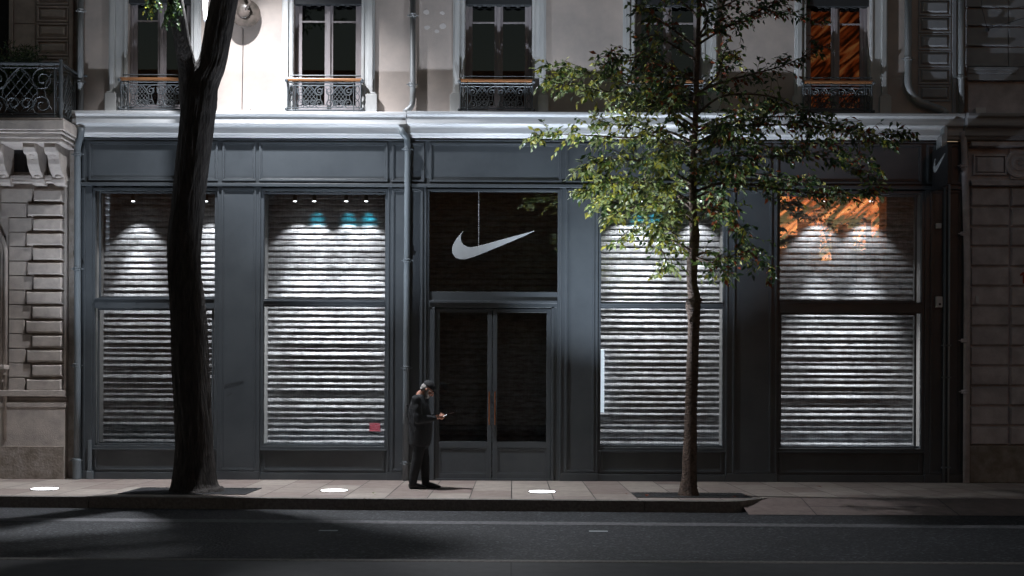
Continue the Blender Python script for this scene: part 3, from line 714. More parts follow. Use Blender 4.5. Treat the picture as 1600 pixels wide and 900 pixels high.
# shrub on the balcony
def leaf(bm, p, d, nrm, L, W, mi):
    d = d.normalized(); s_ = d.cross(nrm)
    if s_.length < 1e-5: s_ = d.orthogonal()
    s_.normalize(); u = s_.cross(d)
    a = bm.verts.new(p); e = bm.verts.new(p+d*L-u*L*.12); m1 = bm.verts.new(p+d*L*.45+s_*W*.5+u*W*.15); m2 = bm.verts.new(p+d*L*.45-s_*W*.5+u*W*.15); c = bm.verts.new(p+d*L*.5)
    for f in ((a, m1, c), (m1, e, c), (a, c, m2), (c, e, m2)):
        f_ = bm.faces.new(f); f_.material_index = mi
sh = thing('potted_shrub', (X(35, -.35), -.35, zt+.04), 'bushy narrow-leaved shrub in a pot on the left ironwork balcony', 'plant')
b = B(); b.lathe((X(38, -.35), -.35, zt+.036), [(.16, 0), (.22, .30), (.24, .30), (.24, .34), (.2, .34)], 20); b.lathe((X(4, -.35), -.35, zt+.036), [(.16, 0), (.22, .30), (.24, .30), (.24, .34), (.2, .34)], 20); b.done('pot', M_clay, sh)
b = B(); st = B()
for k in range(230):
    x_ = R.gauss(0, .21)+(X(38, -.35) if k % 5 < 3 else X(10, -.35)); base = Vector((x_*.5+.5*X(35, -.35), -.35, zt+.37)); tip = Vector((x_+R.uniform(-.15, .15), -.35+R.uniform(-.28, .28), P(0, 60, -.35).z-R.uniform(0, .55)-abs(x_-X(30, -.35))*.35))
    if k < 40: st.tube([base, base.lerp(tip, .5)+Vector((R.uniform(-.05, .05), 0, .05)), tip], .006, 4)
    for j in range(14):
        t = R.uniform(.3, 1); p = base.lerp(tip, t)+Vector((R.uniform(-.05, .05), R.uniform(-.05, .05), R.uniform(-.03, .03)))
        leaf(b.bm, p, Vector((R.uniform(-1, 1), R.uniform(-1, .6), R.uniform(-.5, 1))), Vector((R.uniform(-1, 1), -1, R.uniform(0, 1))), R.uniform(.07, .13), .018, R.choice([0, 1, 1]))
b.done('foliage', LEAF, sh, norm=False); st.done('stem', M_barkr, sh)

# ------------------------------------------------------------------ right neighbour
RB = thing('brown_stone_building', (9, .2, .15), 'dim brown rusticated stone building at the right edge with moulded frieze', 'building')
xr0 = X(1513); xr1 = 14.0
b = B(); b.box(xr0, xr1, .03, .5, .15, TOP); b.done('wall', M_stoneR, RB)
b = B(); yy = 289.0
for k in range(13):
    z1 = Z(yy+k*31.1+.5); z0 = Z(yy+k*31.1+30.2); 
    if k < 12.5: 
        b.chamfer(X(1516), X(1577), z0, z1, .03, -.025, .025); b.chamfer(X(1578.5), X(1578.5)+.9, z0, z1, .03, -.03, .025); b.chamfer(X(1578.5)+.92, xr1, z0, z1, .03, -.03, .025)
b.done('rusticated_stone', M_stoneR, RB, bevel=.004)
b = B(); b.box(X(1514), xr1, -.06, .03, .15, Z(693)-.001); b.done('plinth', M_dado, RB, bevel=.02)
b = B(); b.ring(X(1520), X(1572), Z(270), Z(238), .03, -.02, .029); b.chamfer(X(1523), X(1569), Z(268), Z(241), .029, -.035, .03)
b.box(X(1578), xr1, -.012, .029, Z(277), Z(229))
b.lathe((X(1591), -.013, Z(253)), [(.23, 0), (.23, -.025), (.19, -.03), (.17, -.012), (.13, -.012), (.11, -.04), (.07, -.045), (.06, -.02), (.03, -.02), (.02, -.045)], 28, 'Y')
b.done('frieze_panel', M_stoneR, RB, bevel=.004)
b = B(); b.box(X(1515), xr1, -.09, .029, Z(287.5), Z(284)); b.box(X(1515), xr1, -.06, .029, Z(283.9), Z(279)); b.box(X(1513), xr1, -.14, .029, Z(227), Z(221)); b.box(X(1513), xr1, -.09, .029, Z(220.9), Z(215)); b.done('string_course', M_stoneR, RB, bevel=.008)
b = B(); b.prism_x([(y*1.5-.005, z) for y, z in prof], XR+.03, xr1); b.done('cornice', mat('dim_cornice_stone', (.42, .42, .43), .8, col2=(.25, .25, .27), scale=2, bump=.3, bscale=30, stretch=(.4, 4, 6)), RB, bevel=.006)
M_coldst = mat('grey_render', (.36, .37, .39), .85, col2=(.27, .28, .30), scale=3, bump=.3, bscale=60)
b = B()
cuts = [-20, 9.5, 38.5, 70, 102]
for k in range(4): 
    b.box(X(1508), X(1573.5), .0, .029, Z(cuts[k+1]-1.2), Z(cuts[k]+1)); b.box(X(1575), xr1, .0, .029, Z(cuts[k+1]-1.2), Z(cuts[k]+1))
    b.box(X(1508), X(1573.5), -.035, .0, Z(cuts[k+1]-1.2), Z(cuts[k+1]-4.5))
b.box(X(1509), xr1, -.05, .029, Z(123), Z(103)); b.box(X(1509), X(1587), -.08, -.0505, Z(108), Z(103)); b.box(X(1509), X(1585), -.07, -.0505, Z(113), Z(108.1))
b.done('banded_render', M_coldst, RB, bevel=.006)
b = B(); b.box(X(1520), X(1536), -.10, .029, Z(178.5), Z(167)); tag(b.done('junction_box', M_white, bevel=.006), 'pale square box on the ledge at the upper right edge', 'box')
b = B(); b.box(X(1523), X(1528), -.05, -.024, Z(471), Z(460)); tag(b.done('bell_box', M_white, bevel=.004), 'small pale bell box on the brown rusticated pier', 'bell')
b = B(); b.tube([P(1530, -20, -.09), P(1535, 15, -.09), P(1542, 44, -.09)], .006, 5); b.tube([P(1542, 46, -.09), P(1600, 28, -.09), P(1640, 15, -.09)], .005, 5); b.ball(P(1543, 46, -.07), .035, 8)
tag(b.done('overhead_cable', M_black), 'thin black cable fixed by a knob on the upper right wall', 'cable')
# quoin strip between the two pipes belongs to the main building
b = B()
for k in range(7):
    z1 = Z(-30+k*26.8+26.8*.0); z0 = Z(-30+k*26.8+25.4)
    b.ring(X(1433), X(1484), z0, z1, .032, -.02, -.001); b.chamfer(X(1437), X(1480), z0+.045, z1-.03, -.001, -.035, .03)
b.box(X(1486), X(1492), -.03, -.001, ZB, TOP)
b.done('corner_panel', M_coldst, bld, bevel=.006)
# painted house number
nx_, nz_ = X(1594), Z(440)
b = B(); b.prism([(nx_+u, -.034, nz_+v) for u, v in ((.03, 0), (.065, 0), (.065, .19), (.03, .19), (-.01, .155), (-.01, .12), (.03, .145))], (0, .003, 0))
ho = b.done('house_number', mat('red_paint', (.35, .05, .03), .6)); tag(ho, 'red painted digit 1 on the brown stone at the right edge', 'number')

# ------------------------------------------------------------------ street lamp and dish
lp = Vector((-4.25, -1.75, 9.9))
sl = thing('street_lamp', lp, 'bracket street lamp above the first upstairs windows, its long glass drop glowing white', 'street lamp')
b = B(); b.lathe(lp, [(.16, 0), (.18, .02), (.18, .10), (.10, .16), (.04, .17)], 24); b.done('lamp_head', M_black, sl)
b = B(); b.lathe(lp+Vector((0, 0, -.004)), [(.13, -.02), (.15, 0)], 24); b.done('diffuser', M_lens, sl)
b = B(); b.tube([lp+Vector((0, 0, .16)), lp+Vector((0, .1, .5)), lp+Vector((0, .8, .65)), Vector((lp.x, 0.0, 10.5))], .03, 8); b.done('arm', M_black, sl)
spot('lamp_light', lp+Vector((0, 0, -.05)), lp+Vector((.10, -.12, -1)), LAMP_W, 110, 1.0, LAMPC, .07, sl)
q0 = P(317, -40, -1.0); q1 = P(320.5, 29, -1.0)
pd = thing('pendant_lamp', q1, 'slender glowing white glass pendant hanging in the fork of the thick tree', 'pendant lamp')
b = B(); ax = [(.052, q0.z-q1.z+.5), (.052, q0.z-q1.z), (.042, .3), (.026, .02), (.012, 0)]
b.lathe(q1, ax, 16); b.done('glass_drop', mat('glowing_glass', (.8, .8, .8), .3, emit=(.93, .95, 1), es=6), pd, smooth=True)
b = B(); b.ball(q1+Vector((0, 0, -.03)), .028, 10); b.done('knob', M_white, pd)
b = B(); b.tube([q1+Vector((0, 0, q0.z-q1.z+.49)), q1+Vector((0, 0, 2.0))], .008, 6); b.done('cable', M_black, pd)
c = P(383, 20, -.13)
wd = thing('wall_dish', c, 'round dull ceramic dish lamp on a curved arm beside the thick tree', 'wall lamp')
b = B(); b.lathe((0, 0, 0), [(.245, .0), (.25, .015), (.24, .03), (.17, .07), (.05, .09), (.05, .1)][::-1], 32, 'Y')
bmesh.ops.transform(b.bm, matrix=Matrix.Translation(c) @ Matrix.Rotation(rad(-10), 4, 'X') @ Matrix.Rotation(rad(12), 4, 'Z'), verts=b.bm.verts); b.done('dish', M_clay, wd, smooth=True)
b = B(); b.ball(c+Vector((-.02, -.03, .02)), (.11, .035, .12), 16); b.tube([c+Vector((0, -.03, .0)), c+Vector((.10, -.09, .14)), c+Vector((.02, -.08, .32)), c+Vector((-.12, 0, .55)), c+Vector((-.12, .25, .6))], .025, 8); b.done('arm', M_clay, wd, smooth=True)
b = B(); b.tube([P(380, 45, -.02), P(379, 110, -.02), P(378, 170, -.02)], .006, 5); b.tube([P(378, 175, -.03), P(392, 175, -.03), P(391, 170, -.03)], .006, 5); b.done('cable', M_black, wd)

# in-ground uplights
for px, py, lb in ((70, 764.5, 'glowing round ground light left of the thick tree'), (522, 767, 'glowing round ground light between the thick tree and the person'), (847, 769, 'glowing round ground light right of the entrance doors')):
    g = PG(px, py, .15); th = thing('ground_uplight', g, lb, 'ground light', 'round uplights set in the pavement')
    b = B(); b.lathe(g, [(.21, -.02), (.21, .006), (.195, .008)], 32); b.done('rim', M_grate, th)
    b = B(); b.lathe(g, [(.19, .0085), (.19, .011), (.15, .014)], 32); b.done('lens', M_lens, th)
    spot('uplight_beam', g+Vector((0, 0, .02)), g+Vector((.30 if px > 800 else 0, .15, 1)), UP_W*(1.5 if px > 800 else 1.0 if px > 100 else .5), 82 if px > 800 else 70, 1.0, COOL, .06, th)

# tree grates
def grate(x0, x1, y0, y1, lb):
    b = B(); b.ring(x0, x1, y0, y1, .05, 0, 1); 
    b = B(); 
    b.box(x0, x1, y0, y0+.05, .15, .158); b.box(x0, x1, y1-.05, y1, .15, .158); b.box(x0, x0+.05, y0+.05, y1-.05, .15, .158); b.box(x1-.05, x1, y0+.05, y1-.05, .15, .158)
    n_ = int((x1-x0)/.06)
    for k in range(1, n_): b.box(x0+k*.06-.012, x0+k*.06+.02, y0+.05, y1-.05, .15, .156)
    b.box(x0+.03, x1-.03, y0+.03, y1-.03, .1505, .152)
    tag(b.done('tree_grate', M_grate), lb, 'tree grate', 'iron tree grates')
g = PG(300, 766, .15); grate(-5.55, -3.75, -2.85, -1.75, 'iron grate round the foot of the thick dark tree')
grate(1.75, 3.35, -3.05, -2.25, 'iron grate round the foot of the slim tree')

# ------------------------------------------------------------------ trees
def smooth_path(pts, n):
    out = []
    pts = [Vector(p) for p in pts]; m = len(pts)
    for i in range(m-1):
        p0 = pts[max(i-1, 0)]; p1 = pts[i]; p2 = pts[i+1]; p3 = pts[min(i+2, m-1)]
        for k in range(n):
            t = k/n
            out.append(.5*((2*p1)+(-p0+p2)*t+(2*p0-5*p1+4*p2-p3)*t*t+(-p0+3*p1-3*p2+p3)*t**3))
    out.append(pts[-1]); return out
def lerp_list(v, n):
    out = []
    for i in range(len(v)-1):
        for k in range(n): out.append(v[i]+(v[i+1]-v[i])*k/n)
    out.append(v[-1]); return out
def bark(i, a, p):
    q = Vector((math.cos(a)*3.1, math.sin(a)*3.1, p.z*1.1))
    ridge = 1-abs(noise.noise(Vector((math.cos(a)*6, math.sin(a)*6, p.z*1.6))))*2
    r2 = 1-abs(noise.noise(Vector((math.cos(a)*11, math.sin(a)*11, p.z*3.2))))*2
    return 1+.07*noise.noise(q*.7)+.05*ridge+.035*r2+.03*noise.noise(q*4)
YT = -2.3
def TP(px, py): return P(px, py, YT)
tl = thing('thick_tree', PG(303, 769, .15), 'thick dark leaning tree trunk forking upstairs, at the left', 'tree')
def diam(pl): return [(b_-a)/2/F*(D+YT) for a, b_ in pl]
tr_pts = [(305, 780, 244, 366), (305, 770, 257, 353), (304, 756, 268, 341), (303.5, 700, 274, 333), (299, 600, 270, 328), (294, 500, 266, 322), (288, 430, 262, 314), (288, 380, 262, 314), (296, 300, 271, 322), (304, 225, 278, 331), (312, 160, 285, 339), (318, 128, 296, 345), (333, 95, 309, 352), (341, 50, 318, 362), (350, 0, 328, 371), (360, -60, 340, 380), (372, -170, 355, 390)]
b = B(); c = [TP(a, y) for a, y, _, _ in tr_pts]; rr = diam([(l, r) for _, _, l, r in tr_pts])
rr[0] *= 1.0
b.tube(smooth_path(c, 14), [q*.93 for q in lerp_list(rr, 14)], 96, jig=bark)
rt = PG(304, 768, .15)
limb = [(303, 190, .17), (298, 140, .155), (293, 105, .125), (284, 60, .11), (273, 0, .115), (262, -60, .11), (245, -160, .09)]
b.tube(smooth_path([P(x, y, YT-(0, .02, .12, .28, .42, .5, .6)[i]) for i, (x, y, r) in enumerate(limb)], 8), lerp_list([r for _, _, r in limb], 8), 28, jig=bark)
b.done('trunk', M_bark, tl, smooth=True)
def twig_leaves(lv, st, base, dirv, L, n, mats, ll=(.075, .125), droop=.5):
    pts = [base]; d = dirv.normalized()
    for k in range(4):
        d = (d+Vector((R.uniform(-.25, .25), R.uniform(-.25, .25), -droop*.30+R.uniform(-.15, .25)))).normalized(); pts.append(pts[-1]+d*L/4)
    st.tube(pts, [.0045, .004, .0035, .003, .002], 3, caps=False)
    for k in range(n):
        t = (k+.5)/n*4; i = min(3, int(t)); p = pts[i].lerp(pts[i+1], t-i); dd = (pts[i+1]-pts[i]).normalized()
        sd = dd.cross(Vector((0, 0, 1))); sd = sd.normalized() if sd.length > 1e-4 else Vector((1, 0, 0))
        sd = sd*(1 if k % 2 else -1)
        ld = dd*.55+sd*R.uniform(.3, .8)+Vector((0, 0, -R.uniform(-.3, 1.0)))
        leaf(lv.bm, p, ld, Vector((R.uniform(-.8, .8), -R.uniform(0, 1), R.uniform(.0, 1))), R.uniform(*ll), R.uniform(.036, .058), R.choice(mats))
lv = B(); st = B()
for px, py, n_ in ((236, 22, 9), (240, 5, 5), (268, 28, 12), (274, 8, 10), (272, 20, 8)):
    for k in range(n_): twig_leaves(lv, st, P(px+R.uniform(-5, 5), py-15+R.uniform(-14, 8), YT-.5+R.uniform(-.15, .15)), Vector((R.uniform(-.5, .5), R.uniform(-.3, .3), -.9)), .22, 8, [1, 1, 2 if px < 250 else 1, 0], (.045, .065))
lv.done('sprig_foliage', LEAF, tl, norm=False)
cr = B(); bl = B()  # unseen upper crown, spread to shade the road from the street lamp
for k in range(16):
    a_ = R.uniform(0, 6.28); L_ = R.uniform(1.6, 3.4); o_ = R.choice([P(372, -165, YT), P(245, -155, YT)]) + Vector((0, 0, R.uniform(-.7, 0)))
    e_ = o_+Vector((math.cos(a_)*L_*(.9 if math.cos(a_) < 0 else .12)-.3, -abs(math.sin(a_))*L_*.8-.2, R.uniform(.5, 2.2))); m_ = o_.lerp(e_, .5)+Vector((0, 0, .25))
    pp = smooth_path([o_, m_, e_], 5); bl.tube(pp, [.05*(1-.8*i/(len(pp)-1)) for i in range(len(pp))], 6)
    for q in range(26):
        p_ = pp[R.randint(2, len(pp)-1)]+Vector((R.uniform(-.4, .4), R.uniform(-.5, .2), R.uniform(-.1, .4)))
        if p_.z > 8.75: twig_leaves(cr, bl, p_, Vector((R.uniform(-1, 1), R.uniform(-1, .4), R.uniform(-.1, .8))), .35, 8, [0, 1, 1, 4], (.09, .14), .1)
cr.done('crown', LEAF, tl, norm=False); bl.done('branches', M_bark, tl)  # added foliage above the view and the branches that carry it
st.tube([P(266, -25, YT-.42), P(245, -10, YT-.5), P(238, 12, YT-.5)], .006, 4); st.done('twig', M_bark, tl)

tr = thing('slim_tree', PG(1076, 772, .15), 'slim young street tree with loose layered green and rust leaves, at the right', 'tree')
YR = -2.65
tp = [(1076, 775, 17), (1076, 762, 14), (1077, 740, 11.5), (1078, 700, 10.5), (1080, 640, 9.5), (1082, 560, 9), (1084, 500, 9.5), (1083, 478, 11.5), (1085, 465, 9.5), (1081, 440, 8), (1082, 405, 8.5), (1085, 372, 8), (1083, 330, 6), (1083, 260, 5), (1086, 200, 4.6), (1088, 140, 4), (1090, 80, 3.6), (1092, 20, 3.2), (1094, -50, 2.6), (1097, -130, 1.5)]
def jr(i, a, p): return 1+.10*noise.noise(Vector((math.cos(a)*1.5, math.sin(a)*1.5, p.z*3)))+.05*noise.noise(Vector((math.cos(a)*4, math.sin(a)*4, p.z*9)))
b = B(); k_ = F/(D+YR)
b.tube(smooth_path([P(x, y, YR) for x, y, r in tp], 7), lerp_list([r/k_ for x, y, r in tp], 7), 24, jig=jr)
b.ball(P(1094, 469, YR-.02), .035, 10); b.ball(P(1078, 502, YR-.07), .03, 10)
b.done('trunk', M_barkr, tr, smooth=True)
BR = [ # pixel polylines, depth offset at tip, leafiness
 [[(1088, 190), (1040, 160), (1000, 140), (940, 118), (900, 110), (856, 103)], -.5, 1.0, 'Y'],
 [[(1088, 200), (1030, 165), (985, 150), (930, 140), (880, 132), (850, 128)], -.9, .9, 'Y'],
 [[(1087, 225), (1040, 205), (990, 215), (930, 212), (870, 210), (835, 214)], -.3, 1.1, 'Y'],
 [[(1086, 250), (1050, 230), (1000, 200), (955, 195), (930, 200)], .5, .8, 'Y'],
 [[(1085, 290), (1040, 262), (990, 250), (945, 250), (905, 268)], -.8, 1.4, 'Y'],
 [[(1085, 320), (1040, 292), (985, 285), (940, 290), (912, 302)], -.5, 1.5, 'Y'],
 [[(1084, 330), (1050, 300), (1010, 300), (965, 305), (930, 318)], .3, 1.4, 'Y'],
 [[(1083, 340), (1040, 320), (1000, 322), (970, 330), (950, 345)], -1.0, .9, 'Y'],
 [[(1083, 405), (1062, 382), (1050, 362), (1020, 350), (990, 355), (960, 380)], -.2, .8, 'Y'],
 [[(1083, 395), (1050, 375), (1030, 380), (1040, 405), (1035, 425)], -.5, .8, 'Y'],
 [[(1083, 405), (1100, 395), (1130, 402), (1160, 398), (1200, 422)], -.3, .7, 'G'],
 [[(1083, 400), (1105, 408), (1122, 415), (1135, 430)], -.7, .7, 'G'],
 [[(1084, 330), (1120, 330), (1150, 355), (1170, 385), (1205, 420)], .1, .7, 'G'],
 [[(1084, 345), (1110, 330), (1140, 335), (1165, 365)], -.8, 1.0, 'G'],
 [[(1085, 300), (1130, 285), (1180, 290), (1250, 300), (1340, 306), (1375, 296)], -.2, .9, 'G'],
 [[(1085, 290), (1140, 268), (1200, 275), (1260, 285), (1310, 300)], .7, .9, 'G'],
 [[(1085, 270), (1130, 245), (1200, 245), (1280, 245), (1360, 275)], -.6, 1.0, 'G'],
 [[(1086, 240), (1150, 220), (1220, 232), (1300, 225), (1375, 270)], .4, .8, 'G'],
 [[(1086, 225), (1140, 200), (1210, 195), (1290, 200), (1350, 212), (1415, 208)], -.5, 1.0, 'G'],
 [[(1087, 205), (1150, 190), (1220, 182), (1280, 190), (1340, 205), (1400, 225)], .5, .8, 'G'],
 [[(1088, 180), (1130, 150), (1200, 150), (1250, 170), (1290, 180)], -.3, .6, 'G'],
 [[(1088, 145), (1130, 128), (1190, 112), (1230, 100), (1285, 75)], -.3, .8, 'R'],
 [[(1090, 70), (1130, 45), (1180, 20), (1225, 0), (1260, -20)], -.4, .8, 'R'],
 [[(1090, 60), (1120, 45), (1160, 35), (1210, 18), (1280, 35)], .6, .7, 'R'],
 [[(1091, 25), (1130, 10), (1180, -15), (1240, -40)], .0, .7, 'R'],
 [[(1090, 25), (1060, 0), (1020, -20), (990, -40)], .0, .7, 'G'],
 [[(1089, 75), (1050, 45), (1020, 25), (1000, 5)], -.4, .9, 'G'],
 [[(1089, 95), (1050, 70), (1025, 55), (1000, 60)], .4, .6, 'G'],
 [[(1088, 130), (1050, 105), (1010, 90), (970, 92), (948, 100)], -.4, 1.3, 'G'],
 [[(1088, 150), (1045, 120), (1020, 112), (990, 120), (960, 108)], .5, 1.1, 'G'],
 [[(1087, 170), (1060, 140), (1030, 130), (1010, 140)], -1.0, 1.0, 'G'],
 [[(1086, 210), (1060, 190), (1050, 170), (1060, 150)], -1.1, 1.0, 'G'],
 [[(1086, 240), (1110, 215), (1125, 195), (1140, 210)], -1.2, 1.1, 'G'],
 [[(1085, 270), (1070, 250), (1050, 240), (1030, 255)], -1.2, 1.3, 'Y'],
 [[(1085, 280), (1100, 260), (1120, 255), (1150, 265)], -1.1, 1.2, 'G'],
 [[(1085, 300), (1065, 285), (1050, 300), (1040, 320)], 1.0, 1.2, 'Y'],
 [[(1085, 310), (1110, 300), (1125, 310), (1130, 330)], 1.0, 1.1, 'G'],
 [[(1084, 350), (1065, 335), (1040, 340), (1020, 365)], -.9, .9, 'Y'],
 [[(1088, 150), (1120, 120), (1130, 90), (1150, 85)], 1.0, .7, 'G'],
 [[(1087, 200), (1130, 185), (1175, 170), (1210, 160)], 1.1, .8, 'G'],
 [[(1086, 230), (1030, 210), (985, 180), (950, 160)], 1.0, .5, 'Y'],
 [[(1090, 60), (1105, 30), (1100, 0), (1110, -30)], -.7, .8, 'G'],
]
lv = B(); st = B(); br = B()
for pl, dep, dens, mk in BR:
    L0 = len(pl)-1
    pts = smooth_path([P(x, y, YR+dep*(i/L0)**.8) for i, (x, y) in enumerate(pl)], 6); n_ = len(pts)
    br.tube(pts, [.021*(1-.86*i/(n_-1)) for i in range(n_)], 6)
    tot = sum((pts[i+1]-pts[i]).length for i in range(n_-1))
    cnt = int(tot*24*dens)+4
    mats = {'Y': [0, 2, 4, 4, 0, 2, 1, 4], 'G': [0, 1, 1, 0, 4, 0, 2, 1, 3], 'R': [0, 1, 3, 1, 0, 3, 1]}[mk]  # Y mix is paler: lamplight on the left side put in leaf colour
    for k in range(cnt):
        t = (.16+.84*((k+R.random())/cnt))*(n_-1); i = min(n_-2, int(t)); p = pts[i].lerp(pts[i+1], t-i); dd = (pts[i+1]-pts[i]).normalized()
        rv = Vector((R.uniform(-1, 1), R.uniform(-1, 1), R.uniform(-.6, .9)))
        twig_leaves(lv, st, p, dd*.6+rv*1.0, R.uniform(.14, .44)*(1.15 if t/(n_-1) < .75 else .65), R.randint(5, 9), mats)
br.done('limbs', M_barkr, tr, smooth=True); lv.done('crown', LEAF, tr, norm=False); st.done('twigs', M_barkr, tr)
print('leaf faces done')

# ------------------------------------------------------------------ person
YP = -1.67; PO = P(660, 764, YP); PO.z = .15
def H(px, py, v=0.0):   # body joint seen at a pixel; v = metres towards the camera
    q = P(px, py, YP); return Vector((q.x, YP-v, q.z))
pe = thing('person', PO, 'elderly person in a black cap and long dark jacket, head bowed over a phone', 'person')
def chain(b, pts, seg=10, dens=.35):
    """pts: list of (Vector, (rx,ry,rz))"""
    for (p, r), (q, s_) in zip(pts[:-1], pts[1:]):
        L = (q-p).length; st_ = max(.004, min(min(r), min(s_))*dens); n = max(1, int(L/st_))
        for k in range(n+1):
            t = k/n; b.ball(p.lerp(q, t), tuple(r[i]+(s_[i]-r[i])*t for i in range(3)), seg)
def remesh(o, vox, sm=6):
    m = o.modifiers.new('remesh', 'REMESH'); m.mode = 'VOXEL'; m.voxel_size = vox; m.use_smooth_shade = True
    s_ = o.modifiers.new('smooth', 'SMOOTH'); s_.iterations = sm; s_.factor = .5
def r3(a, b_=None, c=None): return (a, b_ if b_ else a, c if c else a)
# body: head, neck, arms, hands, legs as one surface
b = B()
hc = H(668, 608.5); tilt = rad(38)
def HD(u, v, w_):      # head space: u forward, v to camera, w up, tilted down
    return hc+Vector((u*math.cos(tilt)+w_*math.sin(tilt), -v, w_*math.cos(tilt)-u*math.sin(tilt)))
rm = Matrix.Rotation(tilt, 4, 'Y')
b.ball(HD(-.005, 0, .03), (.098, .078, .092), 20, rm); b.ball(HD(.03, 0, -.045), (.062, .056, .075), 16, rm); b.ball(HD(.055, 0, -.085), (.035, .035, .03), 12, rm)
b.ball(HD(.085, 0, .02), (.022, .055, .018), 12, rm); b.ball(HD(.104, 0, -.015), (.020, .014, .030), 12, rm); b.ball(HD(.110, 0, -.030), (.020, .017, .014), 12, rm)
for s_ in (1, -1):
    b.ball(HD(-.01, s_*.077, -.005), (.018, .010, .032), 10, rm); b.ball(HD(.065, s_*.040, -.03), (.028, .025, .028), 10, rm); b.ball(HD(.082, s_*.03, .0), (.013, .013, .009), 10, rm)
b.ball(HD(.088, 0, -.060), (.016, .024, .010), 10, rm)
chain(b, [(HD(-.03, 0, -.06), r3(.055)), (H(656, 617), r3(.06)), (H(655, 626), r3(.075, .12, .06))])
chain(b, [(H(656, 626), r3(.09, .15, .08)), (H(657, 650), r3(.11, .14, .1)), (H(657, 676), r3(.11, .15, .1))], dens=.5)
for s_ in (1, -1):
    sho = H(652, 624, s_*.19); elb = H(655, 656, s_*.22); wri = H(682, 653 if s_ > 0 else 650, s_*.07)
    chain(b, [(sho, r3(.05)), (elb, r3(.038)), (wri, r3(.026, .028, .022))])
    hip = H(657, 678, s_*.09); kn = H(653 if s_ > 0 else 662, 716, s_*.09); an = H(646 if s_ > 0 else 664, 750, s_*.09)
    chain(b, [(hip, r3(.08)), (kn, r3(.052)), (an, r3(.038))], dens=.5)
    # hand: palm, four fingers, thumb
    pb = H(685.5, 652.5 if s_ > 0 else 650.5, s_*.055)
    chain(b, [(wri, r3(.026, .024, .018)), (pb, r3(.034, .020, .030))])
    if s_ > 0:   # near hand cradles the phone from below
        for k, (dz, L) in enumerate(((.022, .060), (.006, .068), (-.010, .064), (-.024, .050))):
            a = pb+Vector((.026, -.006, dz*.8)); c1 = a+Vector((L*.45, -.008, -.010)); c2 = c1+Vector((L*.30, .012, .008)); c3 = c2+Vector((L*.14, .018, .014))
            chain(b, [(a, r3(.0105)), (c1, r3(.0095)), (c2, r3(.0085)), (c3, r3(.0075))], 8)
        t0 = pb+Vector((-.002, .01, .026)); chain(b, [(t0, r3(.012)), (t0+Vector((.024, .008, .022)), r3(.0105)), (t0+Vector((.050, .012, .022)), r3(.009))], 8)
    else:        # far hand taps from above, forefinger raised
        for k, (dy, L) in enumerate(((-.022, .072), (-.006, .066), (.010, .060), (.024, .050))):
            a = pb+Vector((.024, dy, .012)); up_ = .022 if k == 0 else .002
            c1 = a+Vector((L*.45, 0, up_)); c2 = c1+Vector((L*.30, 0, -.010)); c3 = c2+Vector((L*.16, 0, -.018))
            chain(b, [(a, r3(.010)), (c1, r3(.009)), (c2, r3(.0082)), (c3, r3(.0072))], 8)
        t0 = pb+Vector((.0, -.02, .014)); chain(b, [(t0, r3(.011)), (t0+Vector((.022, -.014, .026)), r3(.010)), (t0+Vector((.044, -.016, .036)), r3(.0085))], 8)
body = b.done('body', M_skin, pe); remesh(body, .0045, 3)
# hair: back and sides, short beard
b = B(); b.ball(HD(-.035, 0, .0), (.080, .083, .072), 16, rm); b.ball(HD(-.06, 0, -.035), (.045, .07, .045), 14, rm)
for s_ in (1, -1): b.ball(HD(.018, s_*.066, -.03), (.020, .016, .045), 10, rm)
b.done('hair', M_hair, pe, smooth=True)
b = B(); b.ball(HD(.052, 0, -.083), (.048, .050, .042), 14, rm); b.ball(HD(.085, 0, -.048), (.022, .036, .012), 10, rm)
for s_ in (1, -1): b.ball(HD(.035, s_*.045, -.060), (.04, .022, .038), 10, rm)
b.done('beard', M_hair, pe, smooth=True)
for s_ in (1, -1):
    b = B(); b.tube([HD(.09, s_*.055, .006), HD(.03, s_*.082, .008), HD(-.01, s_*.082, .01)], .0025, 5)
    for k in range(13):
        pass
    ring = [HD(.098+.004*math.cos(k*math.pi/6), s_*(.032+.022*math.cos(k*math.pi/6)), -.002+.018*math.sin(k*math.pi/6)) for k in range(13)]
    b.tube(ring, .0025, 5); b.done('glasses', M_white, pe)
b = B(); b.ball(HD(-.004, 0, .055), (.108, .090, .085), 24, rm)
geo = [v for v in b.bm.verts if (v.co-HD(0, 0, .028)).dot((HD(0, 0, 1)-HD(0, 0, 0))) < 0]
bmesh.ops.delete(b.bm, geom=geo, context='VERTS')
vis = []
for k in range(11):
    a = -math.pi/2+math.pi*k/10; vis.append(HD(.075+.085*math.cos(a), .075*math.sin(a), .034-.012*math.cos(a)))
b.prism(vis, (HD(0, 0, .008)-HD(0, 0, 0)))
cp = b.done('cap', M_jacket, pe, smooth=False); sd = cp.modifiers.new('solid', 'SOLIDIFY'); sd.thickness = .004
